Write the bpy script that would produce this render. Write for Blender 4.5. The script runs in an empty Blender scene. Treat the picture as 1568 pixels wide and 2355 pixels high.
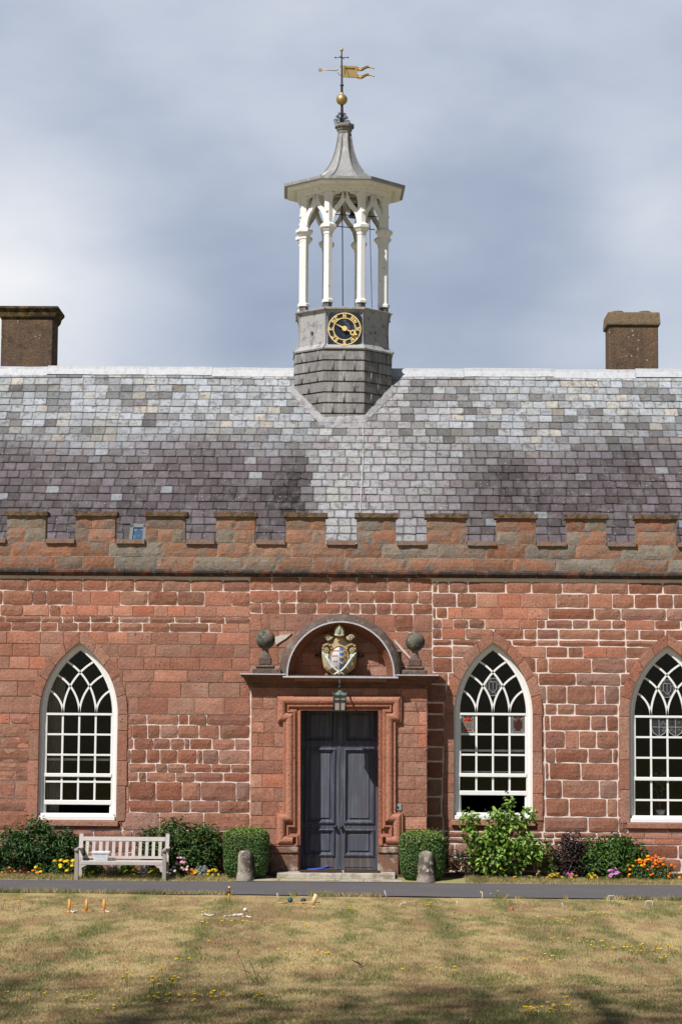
import bpy, math, random
import numpy as np
from mathutils import Vector, Matrix, noise as mnoise

# ------------------------------------------------------------------ camera, sky, sun, exposure
scene = bpy.context.scene
F, DIST, EYE = 5130.0, 44.6, 2.6            # focal length in picture units (1568 wide), metres to wall, eye height
PITCH, YAW, ROLL = math.radians(5.98), math.radians(0.7), 0.0072
CROT = Matrix.Rotation(YAW, 3, 'Z') @ Matrix.Rotation(math.pi/2 + PITCH, 3, 'X') @ Matrix.Rotation(ROLL, 3, 'Z')
CPOS = Vector((0, -DIST, EYE))
cam = bpy.data.cameras.new('camera'); camo = bpy.data.objects.new('camera', cam)
scene.collection.objects.link(camo); scene.camera = camo
camo.matrix_world = Matrix.Translation(CPOS) @ CROT.to_4x4()
cam.sensor_fit = 'VERTICAL'; cam.sensor_height = 24; cam.lens = 24 * F / 2355
cam.clip_end = 5000; cam.clip_start = 0.5

SUN_EL, SUN_AZ = math.radians(49), math.radians(40)      # azimuth: to the left of the facade's normal
TOSUN = Vector((-math.sin(SUN_AZ)*math.cos(SUN_EL), -math.cos(SUN_AZ)*math.cos(SUN_EL), math.sin(SUN_EL)))
world = bpy.data.worlds.new('World'); scene.world = world; world.use_nodes = True
SKY_STRENGTH = 0.05; EXPOSURE = 0.2
def build_world():
    nt = world.node_tree; nt.nodes.clear(); N = nt.nodes.new; L = nt.links.new
    out = N('ShaderNodeOutputWorld'); bg = N('ShaderNodeBackground'); L(bg.outputs[0], out.inputs[0])
    bg.inputs[1].default_value = SKY_STRENGTH
    sky = N('ShaderNodeTexSky'); sky.sky_type = 'NISHITA'; sky.sun_disc = False
    sky.sun_elevation = SUN_EL; sky.sun_rotation = math.pi + SUN_AZ
    sky.air_density = 1.0; sky.dust_density = 0.6; sky.ozone_density = 1.5
    tc = N('ShaderNodeTexCoord')
    mp = N('ShaderNodeMapping'); mp.inputs['Scale'].default_value = (1.0, 1.0, 2.0); mp.inputs['Location'].default_value = (0.33, 0.1, 0.42)
    L(tc.outputs['Generated'], mp.inputs[0])
    def noise(scale, detail, rough, dist=0.0):
        n = N('ShaderNodeTexNoise'); n.inputs['Scale'].default_value = scale; n.inputs['Detail'].default_value = detail
        n.inputs['Roughness'].default_value = rough; n.inputs['Distortion'].default_value = dist
        L(mp.outputs[0], n.inputs['Vector']); return n.outputs[0]
    def math_(op, a, b=None, clamp=False):
        m = N('ShaderNodeMath'); m.operation = op; m.use_clamp = clamp
        for i, v in enumerate((a, b)):
            if v is None: continue
            if isinstance(v, (int, float)): m.inputs[i].default_value = v
            else: L(v, m.inputs[i])
        return m.outputs[0]
    def lobe(d, size):                     # soft bright or dark bank of cloud around a direction
        v = N('ShaderNodeVectorMath'); v.operation = 'DISTANCE'; L(tc.outputs['Generated'], v.inputs[0])
        v.inputs[1].default_value = Vector(d).normalized()
        q = math_('DIVIDE', v.outputs['Value'], size); q = math_('MULTIPLY', q, q)
        return math_('POWER', 2.718, math_('MULTIPLY', q, -1.0))
    big = noise(6.0, 3.0, 0.5, 0.2); fine = noise(15.0, 5.0, 0.52, 0.1)
    def dirpx(x, y): return CROT @ Vector(((x-784)/F, -(y-1177.5)/F, -1))
    t = math_('ADD', math_('MULTIPLY', math_('SUBTRACT', big, 0.5), 0.42), math_('MULTIPLY', math_('SUBTRACT', fine, 0.5), 0.36))
    t = math_('ADD', t, 0.40)
    for (x, y, s, w) in ((60, 640, 0.062, 0.27), (-150, 800, 0.08, 0.2), (1500, 470, 0.035, 0.20), (1450, 860, 0.07, 0.10), (380, 60, 0.085, 0.10), (1000, 120, 0.10, 0.08),
                         (560, 590, 0.035, -0.15), (330, 420, 0.04, -0.16), (1180, 330, 0.05, -0.12), (1100, 720, 0.045, -0.14), (620, 760, 0.035, -0.13), (1250, 600, 0.06, -0.08),
                         (150, 200, 0.035, -0.08)):
        t = math_('ADD', t, math_('MULTIPLY', lobe(dirpx(x, y), s), w))
    ramp = N('ShaderNodeValToRGB'); L(math_('MULTIPLY', t, 1.0, True), ramp.inputs[0])
    cr = ramp.color_ramp; cr.elements[0].position = 0.0; cr.elements[1].position = 1.0
    S = SKY_STRENGTH
    def c(r, g, b): return tuple(((v/255)/12.92 if v < 10 else ((v/255+0.055)/1.055)**2.4) for v in (r, g, b)) + (1,)
    def scaled(col): return tuple(v * 1.0 for v in col[:3]) + (1,)
    cr.elements[0].color = scaled(c(142, 157, 182)); cr.elements[1].color = scaled(c(246, 247, 250))
    for p, col in ((0.28, c(167, 179, 200)), (0.5, c(194, 203, 219)), (0.8, c(226, 230, 238))):
        e = cr.elements.new(p); e.color = scaled(col)
    mul = N('ShaderNodeMix'); mul.data_type = 'RGBA'; mul.blend_type = 'MULTIPLY'; mul.inputs[0].default_value = 1
    L(ramp.outputs[0], mul.inputs[6]); k = 2**-EXPOSURE / S
    mul.inputs[7].default_value = (k, k, k, 1); mul.clamp_result = False
    # cloud bank over the north (behind the building), broken cloud with clear blue to the south
    sep = N('ShaderNodeSeparateXYZ'); L(tc.outputs['Generated'], sep.inputs[0])
    north = math_('ADD', math_('MULTIPLY', sep.outputs[1], 5.0), -3.4, True)
    broken = math_('MULTIPLY', math_('SUBTRACT', noise(2.2, 6, 0.6), 0.52), 3.0, True)
    mask = math_('MAXIMUM', north, math_('MULTIPLY', broken, 0.25))
    mix = N('ShaderNodeMix'); mix.data_type = 'RGBA'; L(mask, mix.inputs[0]); L(sky.outputs[0], mix.inputs[6]); L(mul.outputs[2], mix.inputs[7])
    L(mix.outputs[2], bg.inputs[0])
build_world()
sun = bpy.data.lights.new('sun', 'SUN'); suno = bpy.data.objects.new('sun', sun); scene.collection.objects.link(suno)
sun.energy = 5.0; sun.angle = math.radians(0.53); sun.color = (1.0, 0.965, 0.905)
suno.rotation_euler = (-TOSUN).to_track_quat('-Z', 'Y').to_euler(); suno.location = TOSUN * 60
vs = scene.view_settings; vs.view_transform = 'Standard'; vs.look = 'None'; vs.gamma = 1; vs.use_curve_mapping = False
vs.exposure = EXPOSURE
scene.cycles.max_bounces = 8; scene.cycles.transparent_max_bounces = 12

# ------------------------------------------------------------------ measuring helpers
def P(x, y, Y=0.0):                         # picture point (1568 wide) on the vertical plane Y
    d = CROT @ Vector(((x-784)/F, -(y-1177.5)/F, -1)); return CPOS + d * ((Y + DIST) / d.y)
def G(x, y, z=0.0):                         # picture point on the ground
    d = CROT @ Vector(((x-784)/F, -(y-1177.5)/F, -1)); return CPOS + d * ((z - EYE) / d.z)
def PX(x, Y=0.0, y=1700): return P(x, y, Y).x
def PZ(y, Y=0.0, x=784): return P(x, y, Y).z
rnd = random.Random(7)
rng = np.random.default_rng(7)
def U(a, b): return rnd.uniform(a, b)
def _hash(i, j, s):
    n = (i.astype(np.int64)*374761393 + j.astype(np.int64)*668265263 + s*1442695041) & 0x7fffffff
    n = ((n ^ (n >> 13)) * 1274126177) & 0x7fffffff
    return ((n ^ (n >> 16)) & 0xffff) / 65535.0
def vn(x, y, s=0):                          # value noise 0..1 on arrays
    x = np.asarray(x, float); y = np.asarray(y, float)
    i = np.floor(x); j = np.floor(y); u = x-i; v = y-j; u = u*u*(3-2*u); v = v*v*(3-2*v)
    return (_hash(i, j, s)*(1-u)+_hash(i+1, j, s)*u)*(1-v) + (_hash(i, j+1, s)*(1-u)+_hash(i+1, j+1, s)*u)*v
def fbm(x, y, s=0, o=4):
    t = 0; a = 0.5; n = 0
    for k in range(o): t = t + a*vn(x*2**k, y*2**k, s+k*17); n += a; a *= 0.5
    return t/n

# ------------------------------------------------------------------ object helpers
COL = scene.collection
def tag(o, label=None, cat=None, group=None, kind=None):
    if label: o['label'] = label
    if cat: o['category'] = cat
    if group: o['group'] = group
    if kind: o['kind'] = kind
    return o
def empty(name, loc, label=None, cat=None, group=None):
    o = bpy.data.objects.new(name, None); COL.objects.link(o); o.location = loc; o.empty_display_size = 0.2
    return tag(o, label, cat, group)
def wloc(o):
    v = Vector((0, 0, 0))
    while o: v = v + o.location; o = o.parent
    return v
def place(o, parent):
    if parent: o.parent = parent; o.location = -wloc(parent)
    return o
def kids(o): return [c for c in o.children]
def copy_tree(o, parent=None):
    c = o.copy(); COL.objects.link(c); c.parent = parent
    for ch in list(o.children): copy_tree(ch, c)
    return c
class MB:
    def __init__(s): s.v = []; s.f = []; s.m = []; s.c = []; s.sm = []; s.n = 0
    def add(s, verts, faces, col=(1, 1, 1), mat=0, smooth=False):
        b = s.n; verts = [tuple(v) for v in verts]; s.v += verts; s.n += len(verts)
        for f in faces: s.f.append(tuple(i+b for i in f)); s.m.append(mat); s.sm.append(smooth)
        if len(verts) and hasattr(col[0], '__len__'): s.c += [tuple(q) for q in col]
        else: s.c += [tuple(col)]*len(verts)
        return b
    def box(s, x0, x1, y0, y1, z0, z1, col=(1, 1, 1), mat=0, bev=0.0, M=None):
        if bev <= 0:
            vs_ = [(x, y, z) for x in (x0, x1) for y in (y0, y1) for z in (z0, z1)]
            fs = [(0, 1, 3, 2), (4, 6, 7, 5), (0, 4, 5, 1), (2, 3, 7, 6), (0, 2, 6, 4), (1, 5, 7, 3)]
        else:
            vs_ = []; idx = {}; X = (x0, x1); Y = (y0, y1); Z = (z0, z1)
            bev = min(bev, abs(x1-x0)*.45, abs(y1-y0)*.45, abs(z1-z0)*.45)
            for i in (0, 1):
                for j in (0, 1):
                    for k in (0, 1):
                        dx, dy, dz = [bev*(1-2*q) for q in (i, j, k)]
                        for a in range(3):
                            p = [X[i]+dx, Y[j]+dy, Z[k]+dz]; p[a] = (X[i], Y[j], Z[k])[a]
                            idx[(i, j, k, a)] = len(vs_); vs_.append(tuple(p))
            fs = []
            for a in range(3):
                b, c = [(1, 2), (0, 2), (0, 1)][a]
                for q in (0, 1):
                    r = []
                    for (u, w) in ((0, 0), (1, 0), (1, 1), (0, 1)):
                        t = [0, 0, 0]; t[a] = q; t[b] = u; t[c] = w; r.append(idx[(*t, a)])
                    fs.append(tuple(r))
                for u in (0, 1):
                    for w in (0, 1):
                        t0 = [0, 0, 0]; t1 = [0, 0, 0]; t1[a] = 1; t0[b] = t1[b] = u; t0[c] = t1[c] = w
                        fs.append((idx[(*t0, b)], idx[(*t1, b)], idx[(*t1, c)], idx[(*t0, c)]))
            for i in (0, 1):
                for j in (0, 1):
                    for k in (0, 1): fs.append(tuple(idx[(i, j, k, a)] for a in range(3)))
            cx, cy, cz = (x0+x1)/2, (y0+y1)/2, (z0+z1)/2; g = []
            for f in fs:
                a, b, c = [Vector(vs_[i]) for i in f[:3]]; n = (b-a).cross(c-a)
                ctr = sum((Vector(vs_[i]) for i in f), Vector())/len(f) - Vector((cx, cy, cz))
                g.append(f if n.dot(ctr) > 0 else f[::-1])
            fs = g
        if M is not None: vs_ = [tuple(M @ Vector(v)) for v in vs_]
        s.add(vs_, fs, col, mat)
    def lathe(s, prof, c, n=8, phase=0.0, col=(1, 1, 1), mat=0, smooth=False, cap=True, sx=1, sy=1):
        vs_ = []; fs = []
        for (r, z) in prof:
            for k in range(n):
                a = phase + 2*math.pi*k/n; vs_.append((c[0]+r*math.cos(a)*sx, c[1]+r*math.sin(a)*sy, c[2]+z))
        for i in range(len(prof)-1):
            for k in range(n):
                k2 = (k+1) % n; fs.append((i*n+k, i*n+k2, (i+1)*n+k2, (i+1)*n+k))
        s.add(vs_, fs, col, mat, smooth)
        if cap:
            b = len(prof)-1
            s.add(vs_[:n], [tuple(range(n))[::-1]], col, mat); s.add(vs_[b*n:], [tuple(range(n))], col, mat)
    def tube(s, pts, r, n=6, col=(1, 1, 1), mat=0, smooth=True, cap=True):
        pts = [Vector(p) for p in pts]; vs_ = []; fs = []; up = None
        rr = r if hasattr(r, '__len__') else [r]*len(pts)
        for i, p in enumerate(pts):
            d = (pts[min(i+1, len(pts)-1)] - pts[max(i-1, 0)]).normalized()
            if up is None: up = Vector((0, 0, 1)) if abs(d.z) < .9 else Vector((1, 0, 0))
            a = d.cross(up)
            a = a.normalized() if a.length > 1e-6 else Vector((1, 0, 0)); up = a.cross(d).normalized()
            for k in range(n):
                t = 2*math.pi*k/n; vs_.append(tuple(p + (a*math.cos(t)+up*math.sin(t))*rr[i]))
        for i in range(len(pts)-1):
            for k in range(n): k2 = (k+1) % n; fs.append((i*n+k, i*n+k2, (i+1)*n+k2, (i+1)*n+k))
        if cap: fs += [tuple(range(n))[::-1], tuple(range((len(pts)-1)*n, len(pts)*n))]
        s.add(vs_, fs, col, mat, smooth)
    def ball(s, c, r, n=12, col=(1, 1, 1), mat=0, sx=1, sy=1, sz=1, rough=0):
        prof = [(math.sin(math.pi*i/n)*r, -math.cos(math.pi*i/n)*r*sz) for i in range(n+1)]
        prof[0] = (1e-4, prof[0][1]); prof[-1] = (1e-4, prof[-1][1])
        s.lathe(prof, c, n+4, 0, col, mat, True, False, sx, sy)
    def prism(s, poly, y0, y1, col=(1, 1, 1), mat=0, bev=0.0, M=None, dome=0.0):
        """poly in the (x, z) plane, extruded from back y1 to front y0 (y0 < y1) with a chamfered front edge"""
        n = len(poly); a = sum(poly[i][0]*poly[(i+1) % n][1]-poly[(i+1) % n][0]*poly[i][1] for i in range(n))
        if a < 0: poly = poly[::-1]
        cx = sum(p[0] for p in poly)/n; cz = sum(p[1] for p in poly)/n
        vs_ = [(x, y1, z) for x, z in poly]
        if bev > 0:
            vs_ += [(x, y0+bev, z) for x, z in poly]
            ins = inset(poly, bev); vs_ += [(x, y0, z) for x, z in ins]; L = 3
        else: vs_ += [(x, y0, z) for x, z in poly]; L = 2
        fs = [tuple(range(n))[::-1]]
        for l in range(L-1):
            for k in range(n): k2 = (k+1) % n; fs.append((l*n+k, l*n+k2, (l+1)*n+k2, (l+1)*n+k))
        top = [(L-1)*n+k for k in range(n)]
        if dome:
            vs_.append((cx, y0-dome, cz)); fs += [(top[k], top[(k+1) % n], L*n) for k in range(n)]
        else: fs.append(tuple(top))
        if M is not None: vs_ = [tuple(M @ Vector(v)) for v in vs_]
        s.add(vs_, fs, col, mat)
    def sweep(s, path, prof, Y=0.0, col=(1, 1, 1), mat=0, closed=False, smooth=False, cap=True):
        """mitred moulding: path in (x, z); prof = [(sideways, outwards)] with outwards towards the viewer (-Y)"""
        n = len(path); vs_ = []; fs = []; m = len(prof)
        for i in range(n):
            p = Vector(path[i])
            a = Vector(path[i-1]) if (i > 0 or closed) else None; b = Vector(path[(i+1) % n]) if (i < n-1 or closed) else None
            d0 = (p-a).normalized() if a is not None else None; d1 = (b-p).normalized() if b is not None else None
            d0 = d0 or d1; d1 = d1 or d0
            n0 = Vector((-d0.y, d0.x)); n1 = Vector((-d1.y, d1.x)); mt = n0+n1
            if mt.length < 1e-5: mt = n0.copy()
            mt.normalize(); k = 1/max(.35, mt.dot(n0))
            for (u, o) in prof: vs_.append((p.x+mt.x*u*k, Y-o, p.y+mt.y*u*k))
        for i in range(n if closed else n-1):
            j = (i+1) % n
            for k in range(m-1): fs.append((i*m+k, j*m+k, j*m+k+1, i*m+k+1))
        if cap and not closed: fs += [tuple(range(m)), tuple(range((n-1)*m, n*m))[::-1]]
        s.add(vs_, fs, col, mat, smooth)
    def build(s, name, mats, parent=None, kind=None, label=None):
        me = bpy.data.meshes.new(name); me.from_pydata(s.v, [], s.f)
        for m in (mats if isinstance(mats, (list, tuple)) else [mats]): me.materials.append(m)
        me.polygons.foreach_set('material_index', s.m); me.polygons.foreach_set('use_smooth', s.sm)
        at = me.attributes.new('Col', 'FLOAT_COLOR', 'POINT'); c = np.ones((len(s.v), 4), np.float32); c[:, :3] = np.array(s.c, np.float32).reshape(-1, 3)
        at.data.foreach_set('color', c.ravel()); me.update()
        o = bpy.data.objects.new(name, me); COL.objects.link(o); place(o, parent)
        if kind: o['kind'] = kind
        if label: o['label'] = label
        return o
def inset(poly, d):
    n = len(poly); out = []
    for i in range(n):
        p = Vector(poly[i]); a = (p-Vector(poly[i-1])); b = (Vector(poly[(i+1) % n])-p)
        a = a.normalized() if a.length > 1e-9 else b.normalized(); b = b.normalized() if b.length > 1e-9 else a
        n0 = Vector((-a.y, a.x)); n1 = Vector((-b.y, b.x)); m = n0+n1
        m = m.normalized() if m.length > 1e-5 else n0
        q = p+m*d/max(.45, m.dot(n0)); out.append((q.x, q.y))
    return out
def quick(name, V, Fa, C, mats, parent=None, matidx=None):
    """large mesh straight from arrays: V (n,3), Fa (m,k), C (n,3)"""
    me = bpy.data.meshes.new(name); n = len(V); m, k = Fa.shape
    me.vertices.add(n); me.vertices.foreach_set('co', np.asarray(V, np.float32).ravel())
    me.loops.add(m*k); me.loops.foreach_set('vertex_index', np.asarray(Fa, np.int32).ravel())
    me.polygons.add(m); me.polygons.foreach_set('loop_start', np.arange(0, m*k, k, dtype=np.int32))
    me.update(calc_edges=True)
    for q in (mats if isinstance(mats, (list, tuple)) else [mats]): me.materials.append(q)
    if matidx is not None: me.polygons.foreach_set('material_index', np.asarray(matidx, np.int32))
    at = me.attributes.new('Col', 'FLOAT_COLOR', 'POINT'); c = np.ones((n, 4), np.float32); c[:, :3] = C
    at.data.foreach_set('color', c.ravel()); me.validate()
    o = bpy.data.objects.new(name, me); COL.objects.link(o); place(o, parent); return o

# ------------------------------------------------------------------ materials
def material(name, base=None, rough=0.8, metal=0.0, blotch=None, fine=None, bump=0.0, bscale=30.0, spec=0.4, streak=None, speck=None, trans=0.0):
    """base None = the colour attribute. blotch=(scale, lo, hi, colour, amount) patches of weathering; fine=(scale, amount) value jitter;
    streak = vertical run-off colour; speck=(scale, threshold, colour) lichen spots, and the painted shade of pits in sandstone"""
    m = bpy.data.materials.new(name); m.use_nodes = True; nt = m.node_tree; nt.nodes.clear(); N = nt.nodes.new; L = nt.links.new
    out = N('ShaderNodeOutputMaterial'); bs = N('ShaderNodeBsdfPrincipled'); L(bs.outputs[0], out.inputs[0])
    geo = N('ShaderNodeNewGeometry'); pos = geo.outputs['Position']
    if base is None:
        a = N('ShaderNodeAttribute'); a.attribute_name = 'Col'; col = a.outputs['Color']
    else:
        r = N('ShaderNodeRGB'); r.outputs[0].default_value = (*base, 1); col = r.outputs[0]
    def mixc(fac, c0, c1, mode='MIX'):
        x = N('ShaderNodeMix'); x.data_type = 'RGBA'; x.blend_type = mode
        if isinstance(fac, float): x.inputs[0].default_value = fac
        else: L(fac, x.inputs[0])
        L(c0, x.inputs[6])
        if isinstance(c1, tuple): x.inputs[7].default_value = (*c1, 1)
        else: L(c1, x.inputs[7])
        return x.outputs[2]
    def nz(scale, detail=5, rough_=0.6, vec=None):
        n = N('ShaderNodeTexNoise'); n.inputs['Scale'].default_value = scale; n.inputs['Detail'].default_value = detail; n.inputs['Roughness'].default_value = rough_
        L(vec if vec is not None else pos, n.inputs['Vector']); return n.outputs[0]
    def rng_(v, lo, hi, a=0.0, b=1.0):
        r = N('ShaderNodeMapRange'); r.inputs[1].default_value = lo; r.inputs[2].default_value = hi; r.inputs[3].default_value = a; r.inputs[4].default_value = b
        L(v, r.inputs[0]); return r.outputs[0]
    def fmul(v, k):
        x = N('ShaderNodeMath'); x.operation = 'MULTIPLY'; L(v, x.inputs[0])
        if isinstance(k, float): x.inputs[1].default_value = k
        else: L(k, x.inputs[1])
        return x.outputs[0]
    for b in (blotch if isinstance(blotch, list) else [blotch] if blotch else []):
        sc, lo, hi, c1, amt = b; col = mixc(fmul(rng_(nz(sc), lo, hi), float(amt)), col, c1)
    if streak:
        mp = N('ShaderNodeMapping'); mp.inputs['Scale'].default_value = (1, 1, 0.06); L(pos, mp.inputs[0])
        col = mixc(fmul(rng_(nz(streak[0], 4, .6, mp.outputs[0]), streak[1], streak[2]), float(streak[4])), col, streak[3])
    if speck:
        v = N('ShaderNodeTexVoronoi'); v.inputs['Scale'].default_value = speck[0]; L(pos, v.inputs['Vector'])
        s0 = rng_(v.outputs['Distance'], speck[1], speck[1]*0.6); s1 = rng_(nz(2.0), 0.48, 0.6)
        col = mixc(fmul(s0, s1), col, speck[2])
    if fine:
        f = rng_(nz(fine[0], 6, .7), 0.25, 0.75, 1-fine[1], 1+fine[1]); cmb = N('ShaderNodeCombineColor')
        for i in range(3): L(f, cmb.inputs[i])
        col = mixc(1.0, col, cmb.outputs[0], 'MULTIPLY')
    L(col, bs.inputs['Base Color']); bs.inputs['Roughness'].default_value = rough; bs.inputs['Metallic'].default_value = metal
    bs.inputs['Specular IOR Level'].default_value = spec
    if bump:
        bp = N('ShaderNodeBump'); bp.inputs['Strength'].default_value = 1.0; bp.inputs['Distance'].default_value = bump
        L(nz(bscale, 8, .65), bp.inputs['Height']); L(bp.outputs[0], bs.inputs['Normal'])
    if trans:
        t = N('ShaderNodeBsdfTranslucent'); L(col, t.inputs[0]); x = N('ShaderNodeMixShader'); x.inputs[0].default_value = trans
        L(bs.outputs[0], x.inputs[1]); L(t.outputs[0], x.inputs[2]); L(x.outputs[0], out.inputs[0])
    return m
def glass_material(name, tint=(1, 1, 1), gloss=1.0):
    m = bpy.data.materials.new(name); m.use_nodes = True; nt = m.node_tree; nt.nodes.clear(); N = nt.nodes.new; L = nt.links.new
    out = N('ShaderNodeOutputMaterial'); tr = N('ShaderNodeBsdfTransparent'); tr.inputs[0].default_value = (*tint, 1)
    gl = N('ShaderNodeBsdfGlossy'); gl.inputs['Roughness'].default_value = 0.03; fr = N('ShaderNodeFresnel'); fr.inputs[0].default_value = 1.45
    bp = N('ShaderNodeBump'); bp.inputs['Distance'].default_value = 0.004; nz = N('ShaderNodeTexNoise'); nz.inputs['Scale'].default_value = 2.5
    geo = N('ShaderNodeNewGeometry'); L(geo.outputs['Position'], nz.inputs['Vector']); L(nz.outputs[0], bp.inputs['Height']); L(bp.outputs[0], gl.inputs['Normal'])
    mx = N('ShaderNodeMixShader'); L(fr.outputs[0], mx.inputs[0]); L(tr.outputs[0], mx.inputs[1]); L(gl.outputs[0], mx.inputs[2]); L(mx.outputs[0], out.inputs[0])
    return m
M = {}
M['stone'] = material('sandstone', None, .92, blotch=[(2.3, .5, .75, (.20, .085, .055), .55), (5.5, .55, .72, (.36, .19, .14), .4)], fine=(26, .40), bump=.015, bscale=18, spec=.15, speck=(13, .23, (.09, .042, .028)))  # dark specks paint the shade inside small pits of the stone
M['mortar'] = material('lime mortar', None, .95, fine=(14, .15), bump=.008, bscale=40, spec=.1)
M['parapet'] = material('weathered sandstone', None, .93, blotch=[(3.4, .46, .62, (.19, .165, .145), .8), (6.0, .56, .66, (.30, .12, .05), .65), (9, .6, .68, (.07, .06, .055), .6)], fine=(24, .3), bump=.02, bscale=18, spec=.12)
M['coping'] = material('mossy coping stone', (.17, .11, .085), .95, blotch=[(9, .45, .6, (.06, .05, .02), .85), (14, .55, .65, (.20, .13, .03), .6)], fine=(30, .35), bump=.03, bscale=20, spec=.1)
M['blackstone'] = material('blackened sandstone', (.055, .045, .042), .95, blotch=[(4, .5, .62, (.20, .08, .05), .8), (9, .56, .66, (.16, .15, .13), .5)], fine=(20, .35), bump=.02, bscale=18, spec=.1)
M['hoodstone'] = material('lichened hood stone', (.115, .085, .072), .95, blotch=[(5, .5, .64, (.24, .215, .19), .65), (8, .56, .66, (.22, .09, .055), .6), (6, .6, .72, (.05, .045, .04), .7)], fine=(40, .35), bump=.02, bscale=25, spec=.1, speck=(16, .1, (.55, .53, .47)))
M['ball'] = material('lichened ball finial', (.14, .13, .105), .95, blotch=[(7, .46, .58, (.055, .058, .048), .85), (5, .58, .68, (.25, .12, .08), .6), (10, .6, .68, (.4, .38, .33), .6)], fine=(40, .3), bump=.012, bscale=40, spec=.1)
M['slate'] = material('roof slate', None, .62, blotch=[(14, .52, .66, (.085, .075, .072), .45), (5.5, .55, .65, (.105, .082, .074), .6), (9, .60, .68, (.045, .042, .042), .55)], streak=(5, .5, .7, (.19, .185, .19), .42), fine=(30, .3), bump=.006, bscale=45, spec=.22, speck=(11, .17, (.36, .35, .33)))
M['lead'] = material('weathered lead', None, .62, metal=.15, blotch=[(6, .52, .66, (.11, .09, .088), .65)], streak=(9, .5, .7, (.46, .45, .46), .55), fine=(30, .25), bump=.012, bscale=9, spec=.4)
M['leadspire'] = material('spire lead', None, .6, metal=.15, blotch=[(2, .5, .7, (.17, .165, .165), .5)], streak=(7, .56, .7, (.6, .58, .55), .7), fine=(25, .15), bump=.008, bscale=10, spec=.4, speck=(9, .12, (.6, .58, .54)))
M['white'] = material('white gloss paint', (.80, .795, .78), .4, fine=(9, .04), spec=.4)
M['oldwhite'] = material('weathered white paint', (.80, .795, .78), .5, blotch=[(9, .63, .70, (.33, .31, .28), .8)], streak=(9, .55, .75, (.50, .46, .40), .4), fine=(12, .05), spec=.35)
M['iron'] = material('black iron', (.012, .013, .016), .5, spec=.5)
M['gold'] = material('gilding', (.44, .31, .13), .45, metal=.6, blotch=(9, .55, .7, (.35, .24, .10), .6), spec=.5)
M['goldpaint'] = material('gold paint', (.80, .60, .26), .5, fine=(20, .08), spec=.4)
M['clockblue'] = material('dark blue clock enamel', (.012, .018, .034), .45, blotch=[(7, .56, .7, (.16, .19, .25), .6)], fine=(12, .3), spec=.4)
M['glass'] = glass_material('window glass')
M['lampglass'] = material('frosted lamp glass', (.30, .25, .21), .3, spec=.5)
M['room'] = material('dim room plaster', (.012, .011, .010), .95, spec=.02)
M['door'] = material('faded blue black door paint', None, .55, blotch=[(3.5, .54, .72, (.075, .058, .05), .6)], streak=(22, .48, .66, (.135, .148, .19), .6), fine=(50, .25), bump=.004, bscale=60, spec=.4)
M['copper'] = material('green copper', (.12, .19, .165), .7, blotch=(14, .45, .58, (.035, .05, .047), .85), fine=(30, .2), spec=.3)
M['lampmetal'] = material('dark green lamp paint', (.016, .030, .028), .5, fine=(20, .2), spec=.4)
M['teak'] = material('silvered teak', None, .85, streak=(30, .48, .7, (.36, .32, .29), .5), blotch=(5, .58, .75, (.22, .17, .14), .4), fine=(40, .18), bump=.004, bscale=50, spec=.2)
M['asphalt'] = material('asphalt', (.120, .113, .120), .9, blotch=[(.9, .45, .7, (.15, .138, .138), .6)], fine=(60, .4), bump=.02, bscale=60, spec=.25, speck=(13, .17, (.27, .25, .24)))
M['soil'] = material('dry garden soil', (.075, .05, .036), .95, fine=(30, .4), bump=.03, bscale=25, spec=.1)
M['lawnbase'] = material('dry lawn thatch', None, .95, fine=(45, .35), bump=.02, bscale=40, spec=.05)
M['blade'] = material('grass blade', None, .7, spec=.2, trans=.25)
M['leaf'] = material('leaf', None, .5, fine=(9, .15), spec=.35, trans=.22)
M['bark'] = material('bark', (.10, .075, .05), .9, fine=(30, .3), spec=.1)
M['petal'] = material('petal', None, .6, spec=.2, trans=.15)
M['pale'] = material('pale worn step stone', (.44, .395, .345), .92, blotch=[(5, .47, .62, (.21, .17, .14), .75), (9, .6, .66, (.40, .22, .05), .5), (12, .6, .68, (.6, .57, .52), .6)], fine=(40, .3), bump=.012, bscale=40, spec=.15)
M['bollard'] = material('lichened bollard stone', (.12, .092, .078), .95, blotch=[(3.5, .46, .58, (.34, .30, .25), .8), (9, .56, .64, (.5, .47, .41), .6)], fine=(40, .3), bump=.015, bscale=35, spec=.1, speck=(9, .34, (.66, .64, .58)))
M['render'] = material('lichened chimney render', (.135, .092, .066), .95, blotch=[(2.2, .48, .65, (.19, .12, .068), .7), (4, .54, .68, (.075, .055, .042), .7)], streak=(5, .55, .75, (.08, .06, .045), .6), fine=(22, .5), bump=.02, bscale=30, spec=.1, speck=(9, .22, (.40, .36, .28)))
M['capstone'] = material('blackened chimney cap', (.06, .045, .032), .95, blotch=[(5, .5, .62, (.24, .15, .05), .7)], fine=(40, .3), bump=.02, bscale=30, spec=.1)
M['orangecap'] = material('orange lichened cap', (.19, .145, .10), .95, blotch=[(7, .53, .64, (.32, .17, .04), .8), (9, .55, .65, (.10, .085, .07), .8)], fine=(40, .3), bump=.02, bscale=30, spec=.1)
M['paint'] = material('painted relief', None, .5, fine=(14, .12), spec=.4)
M['wood'] = material('varnished wood', None, .5, streak=(20, .5, .7, (.45, .22, .06), .3), fine=(30, .15), spec=.4)
M['plain'] = material('matt', None, .7, fine=(25, .12), spec=.3)
M['mat'] = material('coir mat', (.085, .05, .03), .98, fine=(60, .5), bump=.02, bscale=80, spec=.05)
M['curtain'] = material('curtain cloth', (.30, .27, .23), .9, fine=(15, .15), spec=.1)
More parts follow.
